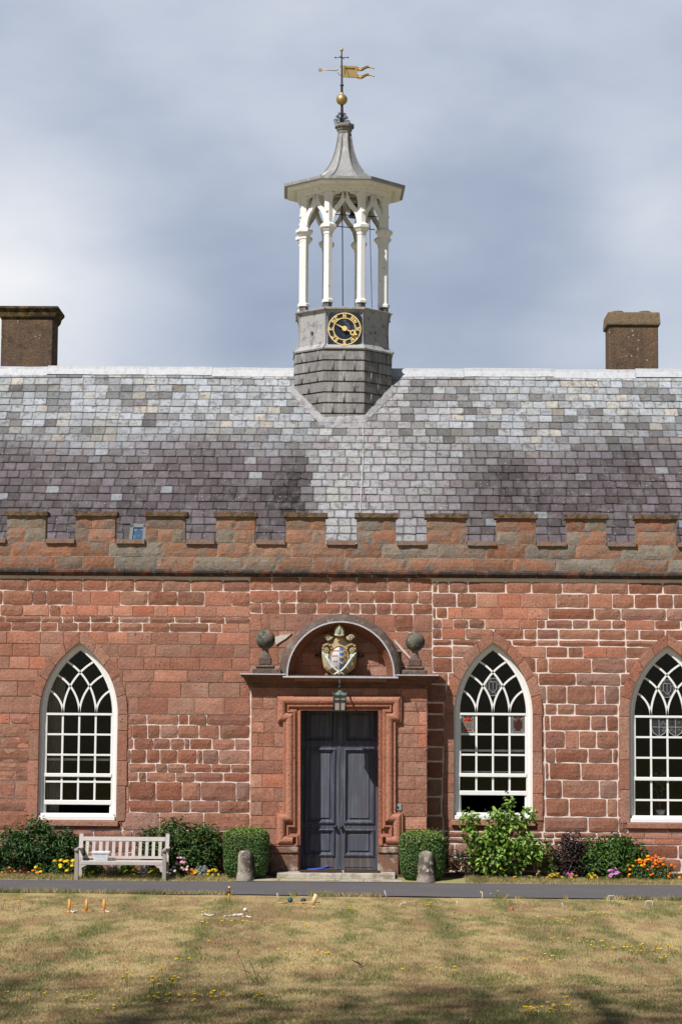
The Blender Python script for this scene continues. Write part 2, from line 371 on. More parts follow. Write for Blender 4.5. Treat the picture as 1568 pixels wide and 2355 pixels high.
def plastic(name, col, alpha):
    m = bpy.data.materials.new(name); m.use_nodes = True; b = m.node_tree.nodes['Principled BSDF']
    b.inputs['Base Color'].default_value = (*col, 1); b.inputs['Roughness'].default_value = .35; b.inputs['Alpha'].default_value = alpha; return m
M['tub'] = plastic('translucent plastic', (.80, .84, .88), .62)
# ------------------------------------------------------------------ the palace
SX = 10.8                                     # half length of the range that is built
def lin(*c): return tuple((v/255/12.92 if v < 10 else ((v/255+.055)/1.055)**2.4) for v in c)
BLD = empty('palace_range', (0, .5, 0), 'long red sandstone palace range with a battlemented parapet, slate roof and pointed white windows', 'building')

# window openings: centre x, springing z, bottom z, half width, arch radius (of the opening)
def wl(x, y): return P(x, y, 0)               # a point on the wall face
def opening(cx, apex, spring, bottom, x0, x1):
    a, s, b = wl(cx, apex), wl(cx, spring), wl(cx, bottom)
    hw = (wl(x1, spring).x - wl(x0, spring).x)/2; c = (wl(x1, spring).x + wl(x0, spring).x)/2
    rise = a.z - s.z; r = (rise*rise + hw*hw)/(2*hw)
    return dict(cx=c, zs=s.z, zb=b.z, hw=hw, r=r)
WIN = [opening(182, 1477.5, 1642, 1885, 91, 271.5),
       opening(1134, 1477.5, 1642, 1884, 1043, 1224.5),
       opening(1535, 1484, 1648, 1891, 1445, 1626)]
def outline(w, off=0.0, n=12, bottom=None):
    """pointed arch from bottom left over the apex to bottom right, offset outwards by off"""
    r = w['r']+off; c0 = w['r']-w['hw']; th = math.acos(c0/r); zb = w['zb'] if bottom is None else bottom
    right = [(w['cx'] - c0 + r*math.cos(t), w['zs'] + r*math.sin(t)) for t in [th*i/n for i in range(n+1)]]
    left = [(2*w['cx']-x, z) for x, z in right]
    return [(w['cx']-w['hw']-off, zb)] + left + right[::-1][1:] + [(w['cx']+w['hw']+off, zb)]
def in_window(x, z, off):
    for w in WIN:
        dx = abs(x-w['cx'])
        if dx > w['hw']+off or z < w['zb']-.02: continue
        if z <= w['zs']: return True
        c0 = w['r']-w['hw']
        if (dx+c0)**2 + (z-w['zs'])**2 < (w['r']+off)**2: return True
    return False

# ---- stones: each a slab of its own with an uneven face, all one wall
ROUGH, TIGHT, SMOOTH, WORN = 'rtap'
CB = {'r': (.280, .128, .084), 't': (.335, .163, .114), 'a': (.445, .193, .128), 'p': (.28, .145, .095)}
def stone_col(kind):
    b = CB[kind]; k = U(.76, 1.20) if kind in 'rp' else U(.82, 1.12); h = U(-.12, .14)
    if kind == 'p' and rnd.random() < .3: b = (.215, .170, .135)
    if kind == 'r' and rnd.random() < .25: b = (.30, .15, .112)
    return (b[0]*k, b[1]*k*(1+h), b[2]*k*(1+h*1.4))
def stone(mb, x0, x1, z0, z1, kind, Y=0.0, clip=None, depth=.06, cell=.065):
    gap = {'r': rowset.gap, 't': .006, 'a': .007, 'p': .007}[kind]
    x0 += gap; x1 -= gap; z0 += gap; z1 -= gap
    if x1-x0 < .03 or z1-z0 < .03: return
    nx = max(2, int((x1-x0)/cell)); nz = max(2, int((z1-z0)/cell)); sd = U(0, 90)
    amp = {'r': .014, 't': .007, 'a': .0, 'p': .012}[kind]; jit = {'r': .010, 't': .004, 'a': .001, 'p': .008}[kind]; lift = U(0, .012) if kind == 'r' else U(0, .004)
    rr = min(.03, (z1-z0)*.2) if kind in 'rp' else .008
    vs_ = []; col = stone_col(kind); cols_ = []
    for i in range(nx+1):
        for k in range(nz+1):
            u = i/nx; w = k/nz; x = x0+(x1-x0)*u; z = z0+(z1-z0)*w
            ex = min(x-x0, x1-x); ez = min(z-z0, z1-z)
            n1 = mnoise.noise((x*3.1+sd, z*3.1, sd)); n2 = mnoise.noise((x*9+sd, z*9, sd*2)); n3 = mnoise.noise((x*6, z*6, sd+5)); n4 = mnoise.noise((x*6+40, z*6, sd+9))
            e = min(1, min(ex, ez)/rr) if rr > 0 else 1
            y = min(Y - lift - amp*(n1+.6*n2) + (1-e)*(.012 if kind in 'rp' else .004), Y+.011)
            if kind == 'r' and ex < .02 and ez < .02: x += .007 if u < .5 else -.007; z += .007 if w < .5 else -.007     # knocked corners
            vs_.append((x+n3*jit, y, z+n4*jit)); q_ = 1+.16*mnoise.noise((x*2.6+sd, z*8, sd+3))+.08*n2; cols_.append((col[0]*q_, col[1]*q_*(1+.10*n1), col[2]*q_*(1+.14*n1)))
    W = nz+1; fs = []
    for i in range(nx):
        for k in range(nz):
            cxx = (vs_[i*W+k][0]+vs_[(i+1)*W+k+1][0])/2; czz = (vs_[i*W+k][2]+vs_[(i+1)*W+k+1][2])/2
            if clip and clip(cxx, czz): continue
            fs.append((i*W+k, (i+1)*W+k, (i+1)*W+k+1, i*W+k+1))
    b = len(vs_)
    ring = [i*W for i in range(nx+1)] + [nx*W+k for k in range(1, nz+1)] + [i*W+nz for i in range(nx-1, -1, -1)] + [k for k in range(nz-1, 0, -1)]
    back = [(vs_[q][0], Y+depth, vs_[q][2]) for q in ring]
    for q in range(len(ring)):
        q2 = (q+1) % len(ring); p = vs_[ring[q]]
        if clip and clip(p[0], p[2]): continue
        fs.append((ring[q2], ring[q], b+q, b+q2))
    mb.add(vs_+back, fs, cols_+[col]*len(back))

wall = MB()
def clipw(x, z): return in_window(x, z, .10)
def fill_splits(xs, lo, hi, a=.42, b=1.0):
    while xs[0] > lo+.3: xs.insert(0, xs[0]-U(a, b))
    while xs[-1] < hi-.3: xs.append(xs[-1]+U(a, b))
    return xs
def rowset(conv, xref, x_lo, x_hi, rows, Y=0.0, clip=clipw, default='r'):
    """rows: (y0, y1, kind, [splits]) in a zoomed picture's own pixels; 'a' after a number marks a smooth new ashlar up to the next split"""
    for (y0, y1, kind, sp) in rows:
        z1 = P(xref, conv(0, y0)[1], Y).z; z0 = P(xref, conv(0, y1)[1], Y).z; yd = conv(0, (y0+y1)/2)[1]
        xs = []; ks = []
        for s_ in sp:
            if isinstance(s_, str): xs.append(P(conv(float(s_[:-1]), 0)[0], yd, Y).x); ks.append(s_[-1])
            else: xs.append(P(conv(s_, 0)[0], yd, Y).x); ks.append(kind)
        ks = ks[:-1]
        if x_lo is not None:
            while xs[0] > x_lo+.35: xs.insert(0, xs[0]-U(.4, 1.0)); ks.insert(0, kind)
        if x_hi is not None:
            while xs[-1] < x_hi-.35: xs.append(xs[-1]+U(.4, 1.0)); ks.append(kind)
        for a, b, k in zip(xs, xs[1:], ks):
            if k == '-': continue
            stone(wall if Y == 0.0 else rowset.mb, a, b, z0, z1, k, Y, clip)
def convL(x, y): return (x/1.568/1.7391, (2250+y/1.568)/1.7391)
def convR(x, y): return ((1727+x/1.568)/1.7391, (2250+y/1.568)/1.7391)
def convC(x, y): return (x, y)
XE = 1566                                      # left panel ends beside the porch
LROWS = [
 (103, 176, 'r', [-5, 172, 352, 518, 668, 845, 1018, 1195, 1398, XE]),
 (178, 266, 'r', [18, 205, 292, '455a', '570a', 752, 928, 1112, '1282a', 1452, XE]),
 (268, 335, 'r', [0, '145a', 310, '380a', '480a', '612a', '708a', '832a', '965a', '1052a', '1160a', '1232a', '1358a', XE]),
 (337, 375, 'r', [32, 255, 390, 460, 568, 695, 748, 935, 1095, 1250, 1410, XE]),
 (376, 432, 'r', [70, 255, 360, 490, 568, 748, 892, 1062, 1310, '1392a', '1498a', XE]),
 (434, 510, 't', [-95, '45a', 255, 400, '560a', '675a', 805, 948, 1118, 1260, '1358a', XE]),
 (512, 590, 't', [80, 250, 430, 640, 742, 855, 978, 1195, 1340, 1465, XE]),
 (592, 670, 't', [-60, '60a', '185a', 290, 500, 740, 905, 1068, 1255, 1455, XE]),
 (672, 746, 't', [0, 240, 500, 770, '965a', 1175, 1400, XE]),
 (748, 842, 't', [112, 215, 500, 790, 945, 1135, 1310, 1505, XE]),
 (844, 948, 't', [0, 240, 500, 805, 868, 1052, 1220, 1408, XE]),
 (950, 1013, 'r', [-70, '0a', 62, 240, 500, '740a', 802, 920, 1118, 1182, 1295, XE]),
 (1015, 1098, 't', [-40, 240, 500, '740a', 826]), (1015, 1098, 'r', [826, 925, 1002, 1115, 1248, 1375, XE]),
 (1100, 1168, 't', [0, '65a', 180, 240, 500, '740a', 780]), (1100, 1168, 'r', [780, 838, 960, 1068, 1155, 1190, 1328, 1470, XE]),
 (1170, 1256, 't', [22, 240, 500, '740a', 780]), (1170, 1256, 'r', [780, 820, 918, 1002, 1112, 1235, 1270, 1372, XE]),
 (1258, 1310, 't', [90, 240, 500, '740a', 805]), (1258, 1310, 'r', [805, 975, 1050, 1162, 1325, 1445, XE]),
 (1312, 1370, 't', [0, 240, 500, '740a', 770]), (1312, 1370, 'r', [770, 868, 918, 1102, 1222, 1400, XE]),
 (1372, 1486, 't', [-30, 95, 240, 500, '735a', 810]), (1372, 1486, 'r', [810, 978, 1142, 1258, 1480, XE]),
 (1488, 1562, 't', [70, 240, 500, '735a', 810]), (1488, 1562, 'r', [810, 1078, 1192, 1370, XE]),
 (1564, 1676, 't', [20, 240, 500, 765]), (1564, 1676, 'r', [765, 1000, 1278, XE]),
 (1678, 1732, 'r', [50, 160, 300, 460, 585, 765, 830, 960, 1100, 1290, XE]),
 (1734, 1815, 'r', [0, 140, 300, 480, 640, 830, 1010, 1180, 1400, XE]),
 (1817, 1930, 'r', [60, 260, 470, 700, 905, 1100, 1330, XE]),
 (1932, 2060, 'r', [0, 230, 430, 660, 900, 1150, 1300, XE])]
rowset.gap = .0105
rowset(convL, 288, -SX, None, LROWS)
X0 = 0
RROWS = [
 (120, 192, 'r', [X0, 35, 105, 225, 462, 622, 812, 1025, 1228, 1445, 1650]),
 (194, 282, 'r', [X0, 152, '278a', '412a', '552a', 772, '980a', 1125, 1265, 1410, 1510, 1640]),
 (284, 355, 'r', [X0, 25, '98a', '190a', '370a', '440a', '600a', 722, 1015, 1180, 1465, 1640]),
 (357, 414, 'r', [X0, '60a', 130, 228, '330a', '548a', 655, 710, 878, 980, 1125, '1212a', 1392, 1558, 1660]),
 (416, 482, 'r', [X0, '60a', 205, 385, 575, 655, 792, 1042, 1210, 1298, 1460, 1600]),
 (484, 524, 'r', [X0, 125, 300, 500, 655, 792, 1042, 1212, 1470, 1640]),
 (526, 596, 'r', [X0, 125, 300, '510a', 710, 850, '945a', '1092a', 1212, 1470, 1680]),
 (598, 690, 'r', [X0, 125, 380, 650, 725, 998, 1212, 1470, 1700]),
 (692, 767, 'r', [-34, 100, 380, 665, 900, 1178, 1470, 1740]),
 (769, 883, 'r', [-34, 90, 380, 715, 842, 1022, 1080, 1172, 1470, 1760]),
 (885, 955, 'r', [-34, 75, 380, 705, 782, 892, 1165, 1470, 1770]),
 (957, 1052, 'r', [-34, 75, 380, 700, 738, 992, 1092, 1165, 1470, 1790]),
 (1054, 1162, 'r', [-34, 75, 380, 705, '832a', 918, 1030, 1165, 1470, 1760]),
 (1164, 1252, 'r', [-34, 70, 380, 705, 770, 975, 1130, 1165, 1470, 1800]),
 (1254, 1360, 'r', [-34, 70, 380, 705, 732, 930, 1165, 1470, 1780]),
 (1362, 1474, 'r', [-34, 66, 380, 705, 812, 1048, 1160, 1470, 1800]),
 (1476, 1592, 'r', [-34, 60, 380, 710, 858, 1095, 1160, 1470, 1760]),
 (1594, 1688, 'r', [-34, 70, 380, 700, 975, 1165, '1225a', 1470, 1700]),
 (1690, 1727, 'r', [-34, 70, 380, 690, 765, 860, 1030, '1180a', '1330a', '1500a', 1700]),
 (1729, 1764, 'r', [-34, 70, 240, 430, 680, 760, 900, '1260a', '1400a', '1560a', 1700]),
 (1766, 1850, 'r', [-34, 140, 330, 520, 690, 840, 1040, 1260, 1540, 1700]),
 (1852, 1935, 'r', [-34, 180, 420, 640, 830, 1040, 1300, 1560, 1700]),
 (1937, 2060, 'r', [-34, 140, 370, 560, 790, 990, 1210, 1500, 1700])]
rowset.gap = .0145
rowset(convR, 1280, None, SX, RROWS); rowset.gap = .009
CROWS = [(1328, 1358, 'r', [574, 625, 690, 760, 820, 890, 940, 993]), (1359, 1386, 'r', [574, 640, 682, 750, 800, 860, 905, 960, 993]),
 (1387, 1411, 'r', [574, 601, 643, 680, 728, 783, 803, 828, 864, 899, 948, 993]), (1412, 1451, 't', [574, 601, 620, 655, 717, 860, '908r', 950, 993]),
 (1452, 1490, 't', [574, 640, 740, 850, '940r', 993]), (1491, 1530, 't', [574, 640, 740, 850, 940, 993]), (1531, 1575, 't', [574, 660, 760, 860, 940, 993])]
rowset(convC, 784, None, None, CROWS)
# mortar bed behind the stones (a sheet with the window openings left out) and the mass of the wall
ztop = PZ(1325); zlow = -.3
mo = MB(); step = .06; nx = int(2*SX/step); nzz = int((ztop-zlow)/step)
vs_ = []; fs_ = []; mcol = []
for i in range(nx+1):
    for k in range(nzz+1):
        x = -SX+i*step; z = zlow+(ztop-zlow)*k/nzz; vs_.append((x, .019+.004*mnoise.noise((x*5, z*5, 0)), z))
        dx = (x-PX(300))/1.0
        t = max(0.0, min(1.0, .5+1.5*mnoise.noise((x*.5, z*.6, 3.3)))) if x < PX(575) and PZ(1600) < z < PZ(1425) or x < PX(100) else 1.0
        if x < PX(575) and z < PZ(1600) and x > PX(270): t = 1.0
        mcol.append(tuple(a*t+b*(1-t) for a, b in zip((.74, .61, .55), (.27, .13, .09))))  # reddish mortar of the tight joints, darkened to paint in their shadow
for i in range(nx):
    for k in range(nzz):
        if in_window(-SX+(i+.5)*step, zlow+(ztop-zlow)*(k+.5)/nzz, .07): continue
        fs_.append((i*(nzz+1)+k, (i+1)*(nzz+1)+k, (i+1)*(nzz+1)+k+1, i*(nzz+1)+k+1))
b = wall.n; wall.add(vs_, fs_, mcol, 1)
for s_ in (-1, 1): wall.box(min(s_*SX, s_*(SX-.35)), max(s_*SX, s_*(SX-.35)), .06, 7.6, -.3, ztop, (.30, .14, .09))
wall_o = wall.build('wall', [M['stone'], M['mortar']], BLD)

# ---- windows
def strip(mb, A, B, ya, yb, col=(1, 1, 1), mat=0):
    n = len(A); mb.add([(x, ya, z) for x, z in A]+[(x, yb, z) for x, z in B], [(i, i+1, n+i+1, n+i) for i in range(n-1)], col, mat)
def window(w, rows, rail, raised, blinds, idx, stone_w=.19, spring_only=False):
    win = MB(); fy = .10                                             # white frame set back in the opening
    zs = [P(w['cx']/1+784, 0, 0).z]                                  # placeholder, replaced below
    A = outline(w, .004); B = outline(w, -.055); C = outline(w, -.075); D = outline(w, -.125, bottom=w['zb'])
    strip(win, A, B, fy, fy); strip(win, B, C, fy, fy+.018); strip(win, C, D, fy+.018, fy+.018); strip(win, D, D, fy+.018, fy+.12)
    frame = win.build('window', M['white'], BLD)
    # carved stone surround, block by block
    sm = MB(); ang = math.acos((w['r']-w['hw'])/(w['r']+stone_w))
    nb = 5; cuts = []
    zz = w['zb']-.02
    zc = [w['zb']-.02]
    while zc[-1] < w['zs']-.3: zc.append(min(w['zs'], zc[-1]+U(.34, .72)))
    zc[-1] = w['zs']
    for side in (-1, 1):
        for a, b_ in zip(zc, zc[1:]):
            col = stone_col('t'); g = .006; xi = w['cx']+side*w['hw']; wd = (stone_w+U(-.015, .015)) if not spring_only else .10
            n = 4; m_ = max(3, int((b_-a)/.1)); vs_ = []; fs_ = []; sd = U(0, 50)
            for i in range(n+1):
                for k in range(m_+1):
                    z = a+g+(b_-a-2*g)*k/m_; e = 1 if 0 < k < m_ and 0 < i < n else 0
                    vs_.append((xi+side*wd*i/n + (mnoise.noise((z*6, sd, 1))*.012 if i == n else 0), -.022-.003*e-.006*mnoise.noise((i*.4+sd, z*4, 0)), z))
            W = m_+1
            fs_ = [(i*W+k, (i+1)*W+k, (i+1)*W+k+1, i*W+k+1) for i in range(n) for k in range(m_)]
            q = len(vs_); vs_ += [(xi, .16, vs_[k][2]) for k in range(m_+1)]; fs_ += [(k, k+1, q+k+1, q+k) for k in range(m_)]
            q2 = len(vs_); vs_ += [(vs_[n*W+k][0], .02, vs_[n*W+k][2]) for k in range(m_+1)]; fs_ += [(n*W+k, n*W+k+1, q2+k+1, q2+k) for k in range(m_)]
            sm.add(vs_, fs_, col)
        c0 = w['r']-w['hw']
        for v in range(nb):
            n = 4; m_ = 7; vs_ = []; sd = U(0, 50); col = stone_col('t'); wd = stone_w
            for i in range(n+1):
                r = w['r']+wd*i/n; th = math.acos(c0/r)
                for k in range(m_+1):
                    t0 = th*v/nb+.006/r; t1 = th*(v+1)/nb-(.006/r if v < nb-1 else .003/r); t = t0+(t1-t0)*k/m_; e = 1 if 0 < k < m_ and 0 < i < n else 0
                    vs_.append((w['cx']+side*(-c0+r*math.cos(t)), -.022-.003*e-.006*mnoise.noise((i*.4+sd, k*.5, 0)), w['zs']+r*math.sin(t)))
            W = m_+1; fs_ = [(i*W+k, (i+1)*W+k, (i+1)*W+k+1, i*W+k+1) for i in range(n) for k in range(m_)]
            q = len(vs_); vs_ += [(vs_[k][0], .16, vs_[k][2]) for k in range(m_+1)]; fs_ += [(k, k+1, q+k+1, q+k) for k in range(m_)]
            q2 = len(vs_); vs_ += [(vs_[n*W+k][0], .02, vs_[n*W+k][2]) for k in range(m_+1)]; fs_ += [(n*W+k, n*W+k+1, q2+k+1, q2+k) for k in range(m_)]
            sm.add(vs_, fs_, col)
    strip(sm, outline(w, .003), outline(w, .003), -.012, .17, (.2, .09, .06))      # joints behind the blocks
    sm.build('stone_surround', M['stone'], frame)
    # sill
    sl = MB(); sl.box(w['cx']-w['hw']-.05, w['cx']+w['hw']+.05, -.06, .3, w['zb']-.13, w['zb']-.018, stone_col('t'), 0, .012)
    sl.build('stone_sill', M['stone'], frame)
    sl = MB(); sl.box(w['cx']-w['hw']+.02, w['cx']+w['hw']-.02, -.015, .2, w['zb']-.012, w['zb']+.07, (1, 1, 1), 0, .008)
    sl.box(w['cx']-w['hw']+.05, w['cx']+w['hw']-.05, .05, .2, w['zb']+.072, w['zb']+.125, (1, 1, 1), 0, .006); sl.build('timber_sill', M['white'], frame)
    # glazing bars
    zsill = w['zb']+.09
    iw = w['hw']-.125; gy0, gy1 = .135, .175; bw = .019
    sash = MB(); c0 = w['r']-w['hw']; ri = w['r']-.125; cx = w['cx']
    zr = [wl(w['cx']/1*0+784+0, 0).z]
    Z = lambda y: w['zs'] + (w['yspring']-y)*w['zscale']
    zrows = [Z(y) for y in rows]; ztopbar = zrows[0]
    zrail, zbot = Z(rail), Z(raised)
    for z in zrows[1:]:
        if abs(z-zrail) > .04 and z > zbot+.02: sash.box(cx-iw, cx+iw, gy0, gy1, z-bw, z+bw)
    sash.box(cx-iw, cx+iw, gy0-.02, gy1+.005, ztopbar-bw*1.15, ztopbar+bw*1.15)
    xm = [cx-iw+2*iw*k/4 for k in (1, 2, 3)]
    zcuts = sorted([z for z in zrows if z > zbot+.02] + [zbot, zrail]); 
    for x in xm: sash.box(x-bw, x+bw, gy0+.003, gy1-.003, zbot, ztopbar)
    sash.box(cx-iw-.01, cx+iw+.01, gy0-.035, gy1+.02, zrail-.036, zrail+.036, (1, 1, 1), 0, .008)
    sash.box(cx-iw-.02, cx+iw+.02, gy0-.02, gy1+.02, zbot-.045, zbot+.045, (1, 1, 1), 0, .008)
    if raised < w['ysill']-8:
        for s_ in (-1, 1): sash.box(cx+s_*(iw-.005)-.02, cx+s_*(iw-.005)+.02, gy0+.01, gy1+.02, zsill, zbot)
    for s_ in (-1, 1): sash.box(cx+s_*iw-.022, cx+s_*iw+.022, gy0-.01, gy1, zrail, zrows[0])
    # intersecting tracery
    for x in xm + [cx-iw, cx+iw]:
        for s_ in (-1, 1):
            if abs(x-(cx+s_*iw)) < 1e-6: continue
            rr_ = ri*(.57 if abs(x-cx) < .01 else .345 if (x-cx)*s_ > 0 else .78); ccx = x+s_*rr_; pts = []
            for i in range(41):
                t = math.pi/2*.98*i/40; px = ccx-s_*rr_*math.cos(t); pz = ztopbar+rr_*math.sin(t)
                dxc = abs(px-cx)+c0
                if (px-cx)*s_ > 0 and dxc**2+(pz-w['zs'])**2 > (ri+.02)**2: break
                if abs(px-cx) > iw+.01: break
                pts.append((px, pz))
            if abs(x-cx) > iw-.01: continue
            if len(pts) > 2: sash.sweep(pts, [(-bw, 0), (-bw, .036), (bw, .036), (bw, 0)], gy1)
    for (yb, x0, x1) in blinds: z = Z(yb); sash.box(cx-iw+2*iw*x0, cx-iw+2*iw*x1, .26, .30, z-.022, z+.022)
    sash.build('sash', M['white'], frame)
    gl = MB(); D2 = [(x, z) for x, z in outline(w, -.12, bottom=zbot)]
    n = len(D2); gl.add([(x, .160, z) for x, z in D2], [tuple(range(n))[::-1]]); gl.build('pane', M['glass'], frame)
    return frame
for w, rows, rail, raised, blinds, ys in ((WIN[0], (1642, 1688.5, 1735, 1781.5, 1796.5), 1781.5, 1843.5, [(1746, 0, 1)], 1885),
                              (WIN[1], (1642, 1688.5, 1735, 1781.5), 1781.5, 1822, [(1725.5, 0, 1), (1775, .0, 1)], 1884),
                              (WIN[2], (1647, 1694, 1741, 1789, 1837), 1789, 1884, [], 1891)):
    w['yspring'] = rows[0]; w['zscale'] = 1/(F/DIST); w['ysill'] = ys
    w['frame'] = window(w, rows, rail, raised, blinds, 0)
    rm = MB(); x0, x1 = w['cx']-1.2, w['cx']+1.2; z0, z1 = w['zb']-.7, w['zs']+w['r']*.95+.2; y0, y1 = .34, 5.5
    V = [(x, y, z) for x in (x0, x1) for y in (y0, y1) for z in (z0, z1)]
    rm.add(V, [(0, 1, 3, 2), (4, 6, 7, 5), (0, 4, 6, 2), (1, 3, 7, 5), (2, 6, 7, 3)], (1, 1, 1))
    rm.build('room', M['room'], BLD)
    # plastered reveal between frame and room
    rv = MB(); o1 = outline(w, -.06, bottom=w['zb']-.1); strip(rv, o1, o1, .2, .36); rv.build('reveal', M['room'], w['frame'])
# leaded stained glass
def lead(mb, pts, r=.006): mb.tube(pts, r, 5, (.35, .36, .37), 0, False)
def shield_poly(cx, cz, hw, h): return [(cx-hw, cz+h*.45), (cx+hw, cz+h*.45), (cx+hw, cz-.05*h), (cx+hw*.75, cz-h*.3), (cx, cz-h*.5), (cx-hw*.75, cz-h*.3), (cx-hw, cz-.05*h)]
def stained(w, col_i, cz, cols, kind):
    mb = MB(); iw = w['hw']-.125; pw = iw/2; x0 = w['cx']-iw+pw*col_i+.03; x1 = x0+pw-.06; Yg = .150; cx = (x0+x1)/2; hh = .175
    if kind == 'panel':
        mb.box(x0+.03, x1-.03, Yg, Yg+.004, cz-hh*.86, cz+hh*.86, cols[0])
        sp = shield_poly(cx+.01, cz-.03, .085, .2); mb.prism(sp, Yg-.006, Yg, cols[1])
        if len(cols) > 3:
            for dx, dz in ((-.03, .03), (.03, .03), (-.03, -.02), (.03, -.02), (0, .0)): mb.box(cx+.01+dx-.009, cx+.01+dx+.009, Yg-.01, Yg-.007, cz-.03+dz-.009, cz-.03+dz+.009, cols[3])
        mb.ball((cx+.01, Yg-.01, cz+.10), .035, 6, cols[2], 0, 1, .2, 1.2)
        for a, b in (((x0, x1), (cz+hh, cz+hh)), ((x0, x1), (cz-hh, cz-hh)), ((x0+.03, x1-.03), (cz+hh*.86, cz+hh*.86)), ((x0+.03, x1-.03), (cz-hh*.86, cz-hh*.86))): lead(mb, [(a[0], Yg-.008, b[0]), (a[1], Yg-.008, b[1])])
        for x in (x0, x1, x0+.03, x1-.03): lead(mb, [(x, Yg-.008, cz-hh), (x, Yg-.008, cz+hh)])
        for dx, dz in ((-1, 1), (1, 1), (-1, -1), (1, -1)): lead(mb, [(cx+dx*.06, Yg-.01, cz+dz*.09), (cx+dx*(x1-x0)/2, Yg-.01, cz+dz*hh)])
    elif kind == 'shield':
        mb.prism(shield_poly(cx, cz, .15, .38), Yg, Yg+.004, cols[0])
        s_ = shield_poly(cx, cz, .15, .38); lead(mb, [(x, Yg-.006, z) for x, z in s_+s_[:1]], .008); lead(mb, [(cx, Yg-.006, cz-.19), (cx, Yg-.006, cz+.17)]); lead(mb, [(cx-.15, Yg-.006, cz), (cx+.15, Yg-.006, cz)])
        for q in cols[1:]:
            dx, dz, c = q; mb.prism([(cx+dx+.03*math.cos(t), cz+dz+.03*math.sin(t)) for t in [k*math.pi/4 for k in range(8)]], Yg-.008, Yg-.001, c)
    else:
        rr = .15; pts = [(w['cx']+rr*math.sin(t), cz+1.25*rr*math.cos(t)) for t in [k*math.pi/4+math.pi/8 for k in range(8)]]
        mb.prism(pts, Yg, Yg+.004, cols[0]); lead(mb, [(x, Yg-.006, z) for x, z in pts+pts[:1]])
        s_ = [(w['cx']+a*.075, cz+b*.1) for a, b in ((-1, 1), (1, 1), (1, -.4), (0, -1.2), (-1, -.4))]
        mb.prism(s_, Yg-.004, Yg-.001, cols[1]); lead(mb, [(x, Yg-.008, z) for x, z in s_+s_[:1]]); lead(mb, [(w['cx'], Yg-.008, cz-.1), (w['cx'], Yg-.008, cz+.1)], .004)
        for x, z in pts[1::2]: lead(mb, [(x, Yg-.008, z), (w['cx']+(x-w['cx'])*.55, Yg-.008, cz+(z-cz)*.55)], .004)
    return mb.build('stained_glass', M['plain'], w['frame'])
def rz(w, y): return w['zs']+(w['yspring']-y)*w['zscale']
GR = (.030, .032, .034)
stained(WIN[1], 0, rz(WIN[1], 1665.5), [(.36, .05, .012), (.17, .15, .13), (.40, .03, .02), (.05, .03, .03)], 'panel')
stained(WIN[1], 3, rz(WIN[1], 1665.5), [(.085, .09, .08), (.05, .012, .010), (.22, .01, .01)], 'panel')
stained(WIN[1], 0, rz(WIN[1], 1580), [GR, (.02, .022, .024)], 'diamond')
dk = (.10, .10, .09)
stained(WIN[2], 1, rz(WIN[2], 1671), [GR, (.08, .1, dk), (.12, .06, dk), (.05, .06, dk), (.08, -.07, dk), (.1, -.02, dk)], 'shield')
stained(WIN[2], 2, rz(WIN[2], 1671), [(.04, .042, .04), (-.08, -.05, dk), (-.03, -.09, dk), (.07, .09, (.09, .085, .05)), (-.07, .09, (.02, .02, .06)), (.07, -.05, dk)], 'shield')
stained(WIN[2], 0, rz(WIN[2], 1583), [GR, (.025, .027, .03)], 'diamond')

# ---- string course and parapet
sc = MB(); xx = -SX
prof = [(0, 0), (0, .10), (.035, .13), (.075, .13), (.12, .03), (.12, 0)]
zb_, zt_ = PZ(1327, -.1), PZ(1311, -.05)
while xx < SX:
    x2 = xx+U(.8, 1.25); dz = U(-.008, .008); dp = U(-.02, .012)
    col = (1, 1, 1)
    pr = [(xx+.004, x2-.004)]
    h = zt_-zb_
    V = []
    for x in (xx+.005, x2-.005):
        for (y, z) in ((.02, zb_), (-.07-dp, zb_+.01), (-.115-dp, zb_+h*.45), (-.12-dp, zb_+h*.72), (-.06, zt_+dz), (.02, zt_)): V.append((x, y, z+dz*.4))
    sc.add(V, [(k, k+1, 6+k+1, 6+k) for k in range(5)]+[(0, 1, 2, 3, 4, 5), (11, 10, 9, 8, 7, 6)], col)
    xx = x2
sc.build('string_course', M['blackstone'], BLD)
par = MB(); PY = -.03
MERL = [(16, 106), (174, 266), (335, 427), (496, 587), (657, 749), (819, 911), (980, 1072), (1141, 1232), (1302, 1394), (1462, 1555)]
ym = 1215
ML = [(P(a, ym, PY).x, P(b, ym, PY).x) for a, b in MERL]
pitch = (ML[-1][0]-ML[0][0])/9
while ML[0][0] > -SX+1: ML.insert(0, (ML[0][0]-pitch, ML[0][1]-pitch))
while ML[-1][1] < SX-1: ML.append((ML[-1][0]+pitch, ML[-1][1]+pitch))
zA, zB, zC, zD, zE = PZ(1312, PY), PZ(1283, PY), PZ(1250, PY), PZ(1219, PY), PZ(1190, PY); zM = PZ(1180, PY)
def prow(z0, z1, x0, x1, lo=.45, hi=1.05):
    x = x0
    while x < x1-.02:
        x2 = min(x1, x+U(lo, hi)); x2 = x1 if x1-x2 < .25 else x2
        stone(par, x, x2, z0, z1, 'p', PY); x = x2
prow(zA, zB, -SX, SX, .5, 1.35); prow(zB, zC, -SX, SX, .5, 1.2)
for a, b in ML: prow(zC, zD, a, b, .25, .6); prow(zD, zE, a, b, .3, .65); par.box(a+.012, b-.012, PY+.012, PY+.34, zC-.05, zE, (.30, .22, .17))
par.box(-SX, SX, PY+.012, PY+.34, zA-.05, zC-.03, (.36, .27, .21))
parapet = par.build('parapet', M['parapet'], BLD)
